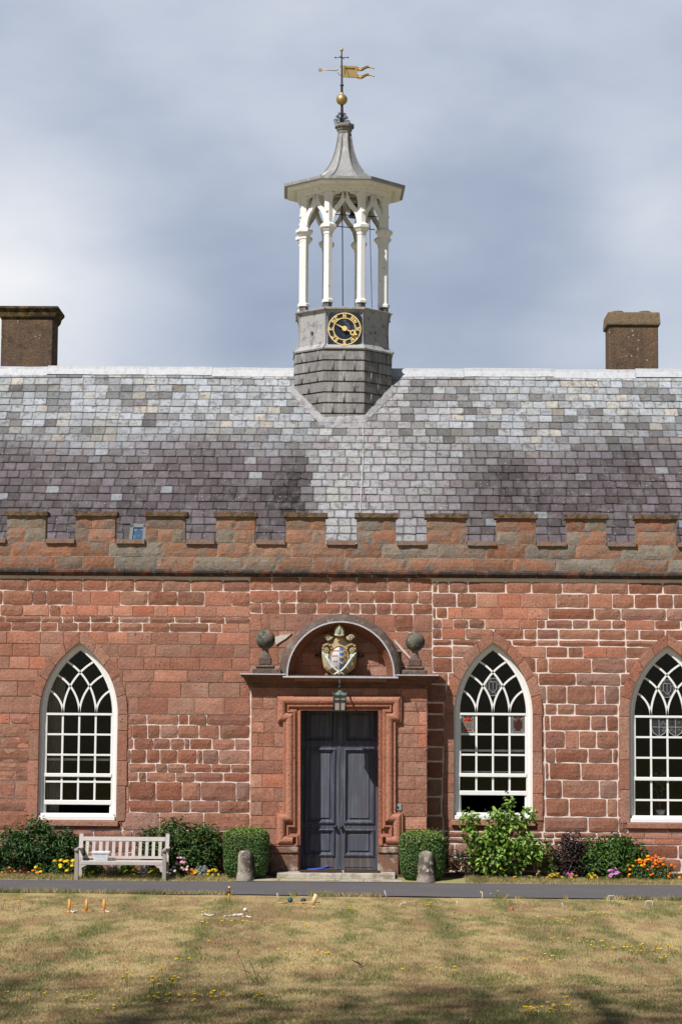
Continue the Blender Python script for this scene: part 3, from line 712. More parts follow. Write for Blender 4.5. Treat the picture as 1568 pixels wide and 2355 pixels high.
def rough_slab(mb, x0, x1, y0, y1, z0, z1, amp=.012, n=9, col=(1, 1, 1)):
    vs_ = []; sd = U(0, 99); sec = [(0, 0), (0, 1), (.25, 1.12), (.75, 1.12), (1, 1), (1, 0)]; m = len(sec)
    for i in range(n+1):
        x = x0+(x1-x0)*i/n
        for (u, w) in sec: vs_.append((x+mnoise.noise((u*3, w*3, sd))*amp*(i in (0, n)), y0+(y1-y0)*u+mnoise.noise((x*7, u*5, sd))*amp, z0+(z1-z0)*w+mnoise.noise((x*8, w*4+u, sd+4))*amp*(1.5 if w else .6)))
    fs = [(i*m+k, (i+1)*m+k, (i+1)*m+(k+1) % m, i*m+(k+1) % m) for i in range(n) for k in range(m)]
    mb.add(vs_, fs+[tuple(range(m)), tuple(range(n*m, n*m+m))[::-1]], col)
for i, (a, b) in enumerate(ML):
    mb = MB(); rough_slab(mb, a-.035, b+.035, PY-.055, PY+.39, zE, zM); mb.build('coping', M['coping'], parapet)
    if i < len(ML)-1:
        mb = MB(); rough_slab(mb, b+.012, ML[i+1][0]-.012, PY-.05, PY+.39, zC-.028, zC+.055, .012, 9, (.24, .155, .12)); mb.build('coping', M['parapet'], parapet)

# ---- roof
RP = math.radians(50); RY0 = .9; RZ0 = PZ(1262, RY0)
def roof_hit(x, y):                            # picture point on the front slope
    d = CROT @ Vector(((x-784)/F, -(y-1177.5)/F, -1)); t0 = math.tan(RP)
    # CPOS.z + t dz = RZ0 + tan*(CPOS.y + t dy - RY0)
    t = (RZ0+t0*(CPOS.y-RY0)-CPOS.z)/(d.z-t0*d.y); return CPOS+d*t
ridge = roof_hit(784, 851+.5); RIDGEY, RIDGEZ = ridge.y, ridge.z
SL = math.hypot(RIDGEY-RY0, RIDGEZ-RZ0)
def rp(x, s, h=0.0): return (x, RY0+s*math.cos(RP)-h*math.sin(RP), RZ0+s*math.sin(RP)+h*math.cos(RP))
roofm = MB()
roofm.add([rp(-SX, -.6), rp(SX, -.6), rp(SX, SL), rp(-SX, SL), (SX, 2*RIDGEY-RY0, RZ0), (-SX, 2*RIDGEY-RY0, RZ0)], [(0, 1, 2, 3), (3, 2, 4, 5)], (.06, .055, .055))
roofm.add([(s_*SX, RY0-.1, RZ0-.5) for s_ in (-1, 1)]+[(s_*SX, RIDGEY, RIDGEZ) for s_ in (-1, 1)]+[(s_*SX, 2*RIDGEY-RY0, RZ0-.5) for s_ in (-1, 1)], [(0, 2, 4), (1, 3, 5)], (.1, .06, .05))
EXPO = .232; nrow = int((SL+.35)/EXPO); tw_x = P(784, 900, RIDGEY).x
SKY_X0, SKY_X1 = PX(300, 1.2, 1210), PX(338, 1.2, 1210)
for r in range(nrow+1):
    s = -.5+r*EXPO; x = -SX+(r % 2)*.138+U(-.03, .03)
    while x < SX:
        w_ = .272+U(-.03, .03); xc = x+w_/2; f = s/SL + .05*(fbm(xc*.55+3, s*.8, 5)-.5)*4*.5
        edge = f-(.55+.05*math.sin(xc*1.3))
        up = 1/(1+math.exp(-edge*24))
        q = rnd.random()
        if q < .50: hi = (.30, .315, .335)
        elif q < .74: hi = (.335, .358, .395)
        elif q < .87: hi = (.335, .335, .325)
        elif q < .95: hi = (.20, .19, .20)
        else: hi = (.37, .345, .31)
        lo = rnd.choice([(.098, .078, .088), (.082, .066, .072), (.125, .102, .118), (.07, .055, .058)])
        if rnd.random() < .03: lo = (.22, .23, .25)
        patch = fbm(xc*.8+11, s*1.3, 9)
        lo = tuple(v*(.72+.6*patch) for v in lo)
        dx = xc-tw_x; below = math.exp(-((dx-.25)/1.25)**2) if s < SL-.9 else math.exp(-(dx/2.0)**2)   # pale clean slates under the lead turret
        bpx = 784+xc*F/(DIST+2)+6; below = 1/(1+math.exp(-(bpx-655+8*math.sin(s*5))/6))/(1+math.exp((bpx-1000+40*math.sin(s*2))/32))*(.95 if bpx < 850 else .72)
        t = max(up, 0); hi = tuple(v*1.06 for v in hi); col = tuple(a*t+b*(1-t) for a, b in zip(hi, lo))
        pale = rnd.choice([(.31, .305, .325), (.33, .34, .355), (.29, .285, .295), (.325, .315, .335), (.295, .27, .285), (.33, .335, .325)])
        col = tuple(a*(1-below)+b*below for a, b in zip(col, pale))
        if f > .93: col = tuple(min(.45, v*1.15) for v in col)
        dpx = 784+xc*F/(DIST+2)+6; dpy = 1262-s*92
        dark = 0
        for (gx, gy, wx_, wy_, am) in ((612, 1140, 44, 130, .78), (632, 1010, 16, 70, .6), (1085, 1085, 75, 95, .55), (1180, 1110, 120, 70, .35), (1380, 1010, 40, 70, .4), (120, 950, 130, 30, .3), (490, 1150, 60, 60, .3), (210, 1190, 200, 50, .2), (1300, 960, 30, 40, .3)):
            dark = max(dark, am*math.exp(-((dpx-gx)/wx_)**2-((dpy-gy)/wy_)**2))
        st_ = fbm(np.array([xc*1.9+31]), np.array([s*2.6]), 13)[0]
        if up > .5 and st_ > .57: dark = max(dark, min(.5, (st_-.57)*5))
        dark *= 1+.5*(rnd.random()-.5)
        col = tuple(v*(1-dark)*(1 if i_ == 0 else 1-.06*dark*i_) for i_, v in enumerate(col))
        k = U(.91, 1.08); col = tuple(v*k for v in col)
        x0_, x1_ = x+.003, x+w_-.003; skyl = x1_ > SKY_X0 and x0_ < SKY_X1 and s < PZ(1183, 1.2)*0+.62
        hh = .026+U(-.004, .008); ln = EXPO+.10; j = U(-.006, .006); tl = U(-.004, .004); cn = U(0, .02) if rnd.random() < .15 else 0
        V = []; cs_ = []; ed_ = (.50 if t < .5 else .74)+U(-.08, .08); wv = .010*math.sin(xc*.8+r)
        for iv, fv in enumerate((0, .16, .84, 1)):
            for iu, fu in enumerate((0, .12, .5, .88, 1)):
                lo_e = s+wv+j+(cn*(1-fu)+tl*fu)+(U(-.007, .007) if iv == 0 else 0); sv_ = lo_e+(s+ln-lo_e)*(fv*.72 if iv < 3 else 1)
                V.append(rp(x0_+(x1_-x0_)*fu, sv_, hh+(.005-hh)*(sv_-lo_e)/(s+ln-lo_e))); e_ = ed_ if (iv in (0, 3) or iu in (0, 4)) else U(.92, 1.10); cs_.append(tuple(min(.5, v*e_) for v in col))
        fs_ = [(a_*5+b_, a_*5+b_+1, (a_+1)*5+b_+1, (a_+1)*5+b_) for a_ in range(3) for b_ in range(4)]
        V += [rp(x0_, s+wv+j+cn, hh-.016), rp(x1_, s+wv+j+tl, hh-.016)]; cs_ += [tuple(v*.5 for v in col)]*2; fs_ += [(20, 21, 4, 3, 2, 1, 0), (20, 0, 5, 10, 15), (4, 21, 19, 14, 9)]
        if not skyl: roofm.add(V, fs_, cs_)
        x += w_
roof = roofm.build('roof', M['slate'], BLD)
rl = MB()
wx = -SX
while wx < SX:                                 # lead ridge in lengths, dressed down over the slates
    x2 = min(SX, wx+U(1.5, 2.1)); sag = U(-.012, .012); lo_ = .235+U(-.015, .02)
    V = []; n = 8
    for i in range(n+1):
        x = wx+(x2-wx)*i/n+(.004 if i == 0 else 0)
        for (dy, dz) in ((-lo_*math.cos(RP)-.03, -lo_*math.sin(RP)+.02), (-.10, -.062), (-.062, -.012), (-.05, .035), (0, .06), (.05, .035), (.062, -.012), (.25, -.22)):
            V.append((x, RIDGEY+dy+.006*mnoise.noise((x*3, dz*9, 1)), RIDGEZ+dz+sag+.012*mnoise.noise((x*2.2, dz*4, 0))))
    rl.add(V, [(i*8+k, (i+1)*8+k, (i+1)*8+k+1, i*8+k+1) for i in range(n) for k in range(7)], (.56, .57, .60), 0, False); wx = x2
M['ridgelead'] = material('pale ridge lead', (.46, .47, .50), .6, metal=.1, streak=(9, .5, .7, (.30, .31, .33), .6), fine=(20, .12), bump=.008, bscale=14, spec=.4)
rl.build('ridge_capping', M['ridgelead'], roof)
# rooflight just above the parapet
sk = MB(); s0, s1 = -.15, .62
for (a, b, c, d) in ((SKY_X0, SKY_X0+.07, s0, s1), (SKY_X1-.07, SKY_X1, s0, s1), (SKY_X0, SKY_X1, s1-.09, s1+.02)):
    V = [rp(a, c, .0), rp(b, c, .0), rp(b, d, .0), rp(a, d, .0), rp(a, c, .06), rp(b, c, .06), rp(b, d, .06), rp(a, d, .06)]
    sk.add(V, [(4, 5, 6, 7), (0, 1, 5, 4), (1, 2, 6, 5), (2, 3, 7, 6), (3, 0, 4, 7)], (.15, .16, .16))
sk.add([rp(SKY_X0+.06, s0, .03), rp(SKY_X1-.06, s0, .03), rp(SKY_X1-.06, s1-.07, .03), rp(SKY_X0+.06, s1-.07, .03)], [(0, 1, 2, 3)], (.05, .09, .15), 1)
M['skyglass'] = material('rooflight glass', None, .12, blotch=(7, .5, .6, (.16, .24, .34), .6), spec=.9)
sk.build('rooflight', [M['plain'], M['skyglass']], roof)
# chimneys behind the ridge
CY = RIDGEY+2.4
def chimney(x0, x1, ytop, capx, capy, body, style):
    mb = MB(); a, b = P(x0, 790, CY).x, P(x1, 790, CY).x; z0 = RIDGEZ-2.3; zc = PZ(capy, CY); zt = PZ(ytop, CY); d = (b-a)*.75
    mb.box(a, b, CY, CY+d, z0, zc, (1, 1, 1), 0, .02)
    if style:
        e0, e1 = P(capx[0], 720, CY).x, P(capx[1], 720, CY).x; n = [(zc-.02, 0.0), (zc+.04, .04), (zc+.06, .05), (zc+(zt-zc)*.55, (a-e0)*.55), (zt-.05, a-e0), (zt, a-e0)]
    else: n = [(zc-.05, .0), (zc-.03, .045), (zc, .05), (zc+.02, .05), (zt-.025, .035), (zt, .025)]
    V = []
    for z, o in n: V += [(a-o, CY-o, z), (b+o, CY-o, z), (b+o, CY+d+o, z), (a-o, CY+d+o, z)]
    mb.add(V, [(i*4+k, i*4+(k+1) % 4, i*4+4+(k+1) % 4, i*4+4+k) for i in range(len(n)-1) for k in range(4)]+[tuple(range(len(V)-4, len(V)))], (1, 1, 1), 1)
    if not style:
        for cx_ in (.2, .76): mb.lathe([(.16, 0), (.16, .07), (.13, .09)], (a+(b-a)*cx_, CY+d/2-.1, zt-.01), 12, 0, (1, 1, 1), 1)
    return mb.build('chimney', [M['render'], M['capstone' if style else 'orangecap']], roof)
chimney(3, 121.5, 709.5, (-8, 132), 737, 0, 1).select_set(False)
chimney(1400, 1512.5, 715, (1396, 1517), 741, 0, 0)
# ------------------------------------------------------------------ the porch and its doors
QY = -.55                                      # face of the porch
def q(x, y, Y=QY): p = P(x, y, Y); return (p.x, p.z)
def z2(zx, zy, Y=QY): return q(575+zx*.2934, 1581.3+zy*.2934, Y)
def zp(zx, zy, Y=QY): return q(540.5+zx*.3154, 1391.6+zy*.3154, Y)
def convD(x, y): return (575+x*.2934, 1581.3+y*.2934)
porch_mb = MB(); rowset.mb = porch_mb
XL, XR = z2(8, 700)[0], z2(1384, 700)[0]; DL, DR = z2(395, 900)[0], z2(1004, 900)[0]
ZT = zp(0, 600)[1]; ZDT = z2(700, 172)[1]; ZB = -.05
LR = [(-5, 60, 't', [8, 215, 395]), (62, 168, 't', ['8t', 100, 215, 395]), (170, 270, 't', [12, 205, 300]), (272, 356, 't', ['10a', 110, 300]), (358, 464, 't', ['8a', 65, 190, 300]), (466, 570, 't', ['6a', '105a', 300]),
      (572, 676, 't', [5, 190, 300]), (678, 786, 'a', [4, 95, 300]), (788, 892, 't', [4, 190, 300]), (894, 1002, 't', [4, 95, '225a', 300]), (1004, 1104, 't', [3, 200, 300]), (1106, 1232, 't', [2, 110, 300])]
RR = [(-5, 104, 't', [1004, 1184, 1384]), (106, 184, 't', [1100, 1185, 1300, 1384]), (186, 294, 't', [1120, 1190, '1322a', 1384]), (296, 360, 't', [1100, 1125, '1286a', 1384]), (362, 470, 't', [1100, 1195, '1312a', 1384]),
      (472, 580, 't', [1100, 1290, 1380]), (582, 690, 't', [1100, 1200, 1384]), (692, 796, 't', [1100, 1290, 1384]), (798, 904, 't', [1100, 1195, 1380]), (906, 1010, 't', [1100, 1185, 1372]), (1012, 1112, 'a', [1150, 1384]), (1114, 1232, 't', [1100, 1260, 1382])]
rowset(convD, 640, None, None, LR, QY, None); rowset(convD, 925, None, None, RR, QY, None)
rowset(convD, 784, None, None, [(-5, 80, 't', [395, 530, 870, 1004]), (82, 172, 't', [395, 700, 1004])], QY, None)
jc = (.36, .19, .14)                           # the masonry behind the facing, open at the doorway
porch_mb.box(XL+.01, DL-.06, QY+.012, .0, ZB, ZT-.005, jc); porch_mb.box(DR+.06, XR-.01, QY+.012, .0, ZB, ZT-.005, jc); porch_mb.box(DL-.06, DR+.06, QY+.012, .0, ZDT+.05, ZT-.005, jc)
z = ZB
for xs_, sgn in ((XR-.012, 1), (XL+.012, -1)):  # the cheeks of the porch, in courses
    zc = ZB
    while zc < ZT-.1:
        z2_ = min(ZT, zc+U(.26, .36)); porch_mb.box(xs_-.02, xs_+.02+U(0, .006), QY+.006, .02, zc+.006, z2_-.006, stone_col('t'), 0, .012); zc = z2_
porch = porch_mb.build('porch', M['stone'], BLD)
# doorway reveal
rv = MB(); yb = -.085
for x, w_ in ((DL-.06, .06), (DR, .06)): rv.box(x, x+w_, QY-.02, yb, .15, ZDT+.0, (.30, .115, .068))
rv.box(DL-.06, DR+.06, QY-.02, yb, ZDT, ZDT+.06, (.28, .11, .065)); rv.build('reveal', M['stone'], porch)
# eared architrave: a fat roll and an inner fillet, both stepping out at head and foot
def mirrored(pts): c = (395+1004)/2; return [(2*c-x, y) for x, y in pts]
def path(pts): return [z2(x, y) for x, y in pts]
ar = MB(); R_ = .088
rollp = [(335, 1196), (245, 1196), (245, 1020), (310, 1020), (310, 232), (250, 232), (250, 102)]
full = rollp + mirrored(rollp)[::-1]
def roundprof(r, base=.0, n=9): return [(-r, 0)]+[(-r*math.cos(math.pi*i/n), base+r*1.15*math.sin(math.pi*i/n)) for i in range(n+1)]+[(r, 0)]
c1 = (.39, .172, .114)
ar.sweep(path(full), roundprof(R_), QY-.015, c1, 0, False, False)
outp = [(372, 1232), (212, 1232), (212, 988), (268, 988), (268, 262), (222, 262), (222, 76)]
ar.sweep(path(outp+mirrored(outp)[::-1]), [(-.02, 0), (-.02, .055), (.02, .055), (.02, 0)], QY-.01, (.39, .16, .10))
inp = [(374, 1234), (374, 1158), (300, 1158), (300, 1090), (352, 1090), (352, 182), (304, 182), (304, 148)]
ar.sweep(path(inp+mirrored(inp)[::-1]), [(-.035, 0), (-.035, .05), (-.01, .05), (.0, .085), (.03, .085), (.03, 0)], QY-.005, (.37, .15, .092))
inp2 = [(383, 1234), (383, 166)]
ar.sweep(path(inp2+mirrored(inp2)[::-1]), [(-.03, 0), (-.03, .045), (.03, .03), (.03, 0)], QY+.0, (.36, .145, .09))
for sgn in (0, 1):                             # sunk field inside the ears
    pts = [(200, 1000), (300, 1000), (300, 1230), (200, 1230)]
ar.build('architrave', M['stone'], porch)
M['plinth'] = material('stained plinth stone', (.21, .115, .078), .95, blotch=[(3.2, .53, .62, (.42, .38, .33), .8), (5, .5, .64, (.085, .062, .05), .7)], fine=(40, .3), bump=.015, bscale=30, spec=.1)
for a, b, lo in ((160, 382, 1420), (1000, 1165, 1430)):
    pl = MB(); x0, zt = z2(a, 1236); x1, _ = z2(b, 1236); _, zm = z2(b, 1300)
    pl.box(x0, x1, QY-.075, QY+.3, -.05, zm, (1, 1, 1), 0, .015); pl.box(x0-.005, x1+.005, QY-.105, QY+.3, zm+.002, zt-.03, (1, 1, 1), 0, .02); pl.box(x0+.004, x1-.004, QY-.06, QY+.3, zt-.028, zt, (1, 1, 1), 0, .01)
    pl.build('plinth', M['plinth'], porch)
# frieze and cornice, with lead flashing on top
co = MB(); xl, zc1 = zp(42, 498, QY-.3); xr, _ = zp(1473, 520, QY-.3); zbo = zp(700, 598)[1]; zto = zc1-.03
def cornice_ring(mb, off, z): return [(XL-off, z, -off), (XR+off, z, -off)]
lay = [(.0, zbo-.02), (.03, zbo), (.03, zbo+.05), (.07, zbo+.075), (.09, zbo+.12), (.15, zbo+.15), (.17, zbo+.20), (.185, zbo+.225), (.20, zto-.03), (.21, zto)]
V = []
for o, z in lay: V += [(XL-o, .0, z), (XL-o, QY-o*1.3, z), (XR+o, QY-o*1.3, z), (XR+o, .0, z)]
co.add(V, [(i*4+k, i*4+k+1, i*4+5+k, i*4+4+k) for i in range(len(lay)-1) for k in range(3)]+[tuple(range(len(V)-4, len(V)))], (1, 1, 1))
M['cornice'] = material('dark cornice stone', (.17, .082, .058), .93, blotch=[(4, .5, .65, (.085, .06, .05), .75), (7, .58, .68, (.30, .12, .07), .6)], fine=(30, .35), bump=.015, bscale=25, spec=.12)
cornice = co.build('cornice', M['cornice'], porch)
HC = zp(770, 532, QY); HX, HZ = HC; RO = (zp(1200, 300)[0]-zp(345, 300)[0])/2+.02
RO = 1.215; RI = 1.05; RT = .905
fl = MB()
for a, b in ((XL-.225, HX-RI-.02), (HX+RI+.02, XR+.225)):
    fl.box(a, b, QY-.30, .0, zto+.003, zto+.028, (1, 1, 1), 0, .008)
fl.box(HX-RI-.08, HX+RI+.08, QY-.315, -.1, zto-.05, zto-.015, (1, 1, 1), 0, .006)
fl.build('lead_flashing', M['ridgelead'], porch)
# semicircular hood
hd = MB(); zc0 = zto+.01
def arcpath(r, n=28, ext=.05): return [(HX-r, zc0-ext)]+[(HX-r*math.cos(math.pi*i/n), zc0+(r*math.sin(math.pi*i/n))*1.0) for i in range(n+1)]+[(HX+r, zc0-ext)]
rm = (RO+RI)/2; hw_ = (RO-RI)/2
pr = [(-hw_, -.6), (-hw_, -.02), (-hw_*.9, .10), (-hw_*.55, .16), (hw_*.1, .20), (hw_*.75, .22), (hw_, .20), (hw_, -.6)]
pr = [(-u, o) for u, o in pr][::-1]
pp = arcpath(rm); 
hd.sweep(pp, [(hw_, -.55), (hw_, .02), (hw_*.8, .13), (hw_*.3, .19), (-hw_*.5, .24), (-hw_, .25), (-hw_, -.5)], QY, (1, 1, 1))
hood = hd.build('hood', M['hoodstone'], porch)
le = MB(); le.sweep(arcpath(RI-.004), [(.016, .20), (.016, .275), (-.014, .275), (-.014, .20)], QY, (1, 1, 1)); le.build('lead_edge', M['ridgelead'], hood)
tz = MB()
nn = 28
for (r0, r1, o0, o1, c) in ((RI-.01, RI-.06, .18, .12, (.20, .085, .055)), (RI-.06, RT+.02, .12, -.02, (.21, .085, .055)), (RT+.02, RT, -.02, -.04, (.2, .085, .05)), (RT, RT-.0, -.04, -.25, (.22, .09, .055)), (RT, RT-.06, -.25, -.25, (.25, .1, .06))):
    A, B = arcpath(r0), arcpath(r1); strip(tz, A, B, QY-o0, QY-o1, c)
# voussoir shadows lines on the soffit are cut as real gaps between blocks
ty = QY+.20; xa, xb = HX-RT-.02, HX+RT+.02; zz_ = zc0-.06; rowset.mb = tz
def cliphood(x, z): return (x-HX)**2+max(0, z-zc0)**2 > (RT+.01)**2
while zz_ < zc0+RT:
    h_ = U(.2, .33); x = xa-U(0, .3)
    while x < xb:
        w_ = U(.4, .75); stone(tz, x, x+w_, zz_, zz_+h_, 't', ty, cliphood, .03); x += w_
    zz_ += h_
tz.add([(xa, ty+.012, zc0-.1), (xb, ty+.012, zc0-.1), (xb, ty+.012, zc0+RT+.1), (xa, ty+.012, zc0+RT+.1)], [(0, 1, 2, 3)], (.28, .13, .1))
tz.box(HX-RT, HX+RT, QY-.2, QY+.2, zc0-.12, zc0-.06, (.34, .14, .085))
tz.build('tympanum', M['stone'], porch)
for pts in ([(285, 235), (330, 222), (392, 215), (415, 205), (372, 243), (320, 275), (300, 290)], [(1150, 250), (1175, 262), (1235, 330), (1290, 395), (1280, 400), (1210, 330), (1165, 275)]):
    mf = MB(); mf.prism([zp(x, y, 0) for x, y in pts], -.03, .0, (.60, .52, .46)); mf.build('mortar_fillet', M['mortar'], porch)   # where the hood meets the wall
# ball finials on moulded pedestals
for bx, by, px0, px1, byy in ((222, 250, 130, 340, 492), (1312, 268, 1215, 1398, 505)):
    fb = MB(); Yb = QY-.10; cxz = zp(bx, by, Yb); base = zto+.028; cx_ = cxz[0]; cz_ = cxz[1]
    fb.ball((cx_, Yb, cz_), .192, 16, (1, 1, 1), 0)
    tot = cz_-.17-base
    fb.lathe([(.12, 0), (.085, tot*.12), (.062, tot*.24), (.06, tot*.32), (.09, tot*.40)], (cx_, Yb, base+tot*.62), 14, 0, (1, 1, 1), 1, True)
    fb.box(cx_-.125, cx_+.125, Yb-.125, Yb+.125, base+tot*.34, base+tot*.64, (1, 1, 1), 1, .02)
    fb.box(cx_-.19, cx_+.19, Yb-.17, Yb+.17, base+tot*.2, base+tot*.345, (1, 1, 1), 1, .03)
    a, b = zp(px0, byy, QY)[0], zp(px1, byy, QY)[0]; fb.box(a, b, Yb-.17, Yb+.3, base-.01, base+tot*.2, (1, 1, 1), 1, .02)
    fb.build('ball_finial', [M['ball'], M['hoodstone']], porch)
# doors
DY = -.10; zd0 = .165; xm_ = z2(700, 700, DY)[0]
def dz(y): return z2(700, y, DY)[1]
def dxx(x): return z2(x, 700, DY)[0]
BLUE, BR = (.052, .059, .084), (.085, .067, .060)
for side, (x0, x1, p0, p1) in enumerate(((383, 699, 448, 648), (702, 1012, 756, 955))):
    d = MB(); X0_, X1_ = dxx(x0), dxx(x1); d.box(X0_, X1_, DY, DY+.05, zd0, ZDT+.1, BLUE)
    a, b = dxx(p0), dxx(p1)
    d.box(X0_+.001, a-.03, DY-.022, DY-.001, zd0+.005, ZDT+.08, BLUE); d.box(b+.03, X1_-.001, DY-.022, DY-.001, zd0+.005, ZDT+.08, BLUE)
    levels = [(1400, 1328), (1302, 1126), (1046, 496), (408, 190)]
    zs_ = [(dz(l), dz(h)) for l, h in levels]; prev = zd0+.005
    for (l, h) in zs_: 
        d.box(a-.029, b+.029, DY-.0215, DY-.001, prev, l-.03, BLUE); prev = h+.03
    d.box(a-.029, b+.029, DY-.0215, DY-.001, prev, ZDT+.08, BLUE)
    for i, (l, h) in enumerate(zs_):
        c = BR if i == 0 else BLUE
        if i == 0: d.box(a-.03, b+.03, DY-.026, DY-.002, l-.02, h+.03, c, 0, .006); continue
        ring = [(a-.035, l-.035), (b+.035, l-.035), (b+.035, h+.035), (a-.035, h+.035)]
        d.sweep(ring, [(-.012, 0), (-.012, .05), (.012, .058), (.03, .035), (.055, .012), (.062, 0)], DY, (.050, .055, .078), 0, True)
        d.box(a+.055, b-.055, DY-.02, DY-.001, l+.055, h-.055, (.075, .080, .105) if i == 2 else (.065, .070, .095), 0, .012)
    if side == 0: d.box(X1_-.03, X1_+.022, DY-.032, DY-.023, zd0+.01, ZDT+.05, (.05, .052, .066), 0, .004)
    dr = d.build('door', M['door'], porch)
    kn = MB(); kx, kz = z2(668 if side == 0 else 716, 1091, DY)
    kn.tube([(kx, DY-.02, kz), (kx, DY-.07, kz)], .018, 8); kn.ball((kx, DY-.085, kz), .042, 10); kn.build('knob', M['iron'], dr)
# bell plate on the right pier
kp = MB(); a, zt = z2(1127, 910); b, zb2 = z2(1185, 962)
kp.box(a, b, QY-.02, QY, zb2, zt, (.22, .30, .31), 0, .004); kp.ball(((a+b)/2, QY-.022, (zt+zb2)/2), .022, 8, (.05, .05, .05)); kp.build('bell_plate', M['plain'], porch)

# ------------------------------------------------------------------ carved coat of arms
AX, AZ = q(724.5+800*.0697, 1426+1000*.0697, QY+.05)
ARMS = empty('coat_of_arms', (AX, QY+.2, AZ-.55), 'painted coat of arms topped by a mitre under the round hood', 'coat of arms')
K = .0697/(F/(DIST+QY))
def ca(zx, zy): return (AX+(zx-805)*K, AZ-(zy-1000)*K)
half = [(810, 520), (930, 535), (1000, 600), (1080, 700), (1180, 745), (1300, 765), (1350, 810), (1375, 960), (1385, 1150), (1350, 1400), (1310, 1580), (1200, 1690), (1080, 1760), (1010, 1850), (900, 1900), (810, 1900)]
poly = [ca(x, y) for x, y in half]+[ca(1615-x, y) for x, y in half[::-1][1:-1]]
ct = MB(); tan = (.43, .32, .18); y0 = QY-.10
ct.prism(poly, y0, QY+.195, tan, 0, .05, None, .03)
def spiral(mb, zx, zy, r, turns, s_, col, tr=.02, y=y0-.05):
    cx_, cz_ = ca(zx, zy); pts = []
    for i in range(25):
        t = turns*2*math.pi*i/24; rr = r*K*(1-i/27); pts.append((cx_+s_*rr*math.cos(t), y-.02*i/24, cz_+rr*math.sin(t)))
    mb.tube(pts, [tr*(1-.4*i/24) for i in range(25)], 6, col)
for s_ in (-1, 1):
    m_ = lambda x: x if s_ > 0 else 1615-x
    spiral(ct, m_(1180), 610, 105, 1.4, s_, (.30, .25, .17), .03, y0-.01)
    ct.tube([(*ca(m_(1030), 580)[:1], y0-.0, ca(m_(1030), 580)[1]), (ca(m_(1100), 640)[0], y0-.03, ca(m_(1100), 640)[1]), (ca(m_(1200), 690)[0], y0-.02, ca(m_(1200), 690)[1])], .03, 6, (.36, .28, .16))
    spiral(ct, m_(1235), 1030, 95, 1.6, s_, (.34, .24, .11), .026, y0-.05)
    pts = [ca(m_(1060), 960), ca(m_(1110), 860), ca(m_(1210), 825), ca(m_(1310), 870), ca(m_(1335), 960)]
    ct.tube([(x, y0-.04, z) for x, z in pts], .035, 6, (.23, .18, .10))
    for t in range(5): x, z = pts[t]; ct.ball((x, y0-.075, z), .022, 6, (.33, .26, .15))
sh_c = ca(808, 1275); srx, srz = 300*K, 410*K
ring = [(sh_c[0]+srx*math.cos(t), sh_c[1]+srz*math.sin(t)) for t in [2*math.pi*i/40 for i in range(40)]]
for i, (x, z) in enumerate(ring): ct.ball((x, y0-.055, z), .017, 5, (.50, .33, .14))
ct.build('cartouche', M['paint'], ARMS)
sd = MB(); V = []; C_ = []; na, nr = 72, 16
for j in range(nr+1):
    for i in range(na):
        t = 2*math.pi*i/na; r = j/nr; u, w_ = r*math.cos(t), r*math.sin(t); x = sh_c[0]+u*srx*.96; z = sh_c[1]+w_*srz*.96
        V.append((x, y0-.045-.075*(1-r*r), z)); zx = 805+(x-AX)/K; zy = 1000-(z-AZ)/K
        if zx < 812: c = (.50, .48, .50)
        else: c = (.055, .12, .33) if zx < 945+38*math.sin((zy-900)/28.5) else (.42, .25, .055)
        if abs(zx-815) < 8: c = (.35, .42, .55)
        C_.append(c)
sd.add(V, [(j*na+i, j*na+(i+1) % na, (j+1)*na+(i+1) % na, (j+1)*na+i) for j in range(nr) for i in range(na)], C_, 0, True)
def sy(zx, zy):
    x, z = ca(zx, zy); r2 = ((x-sh_c[0])/srx)**2+((z-sh_c[1])/srz)**2; return (x, y0-.045-.075*(1-r2), z)
for xs_, y in (((585, 650, 712, 772), 1025), ((595, 660, 728), 1188), ((632, 705), 1358), ((682,), 1538)):
    for x in xs_: sd.ball(sy(x, y), .019, 6, (.62, .33, .34))
for y in (1070, 1240, 1425):
    for dx, dy, r in ((850, -20, .016), (885, 8, .02), (920, 28, .014), (872, 30, .011)): sd.ball(sy(dx, y+dy), r, 6, (.66, .44, .16))
    for dx, dy, r in ((990, -20, .014), (1015, 2, .018), (1045, 22, .012)): sd.ball(sy(dx, y+dy), r, 6, (.04, .09, .26))
sd.build('shield', M['paint'], ARMS)
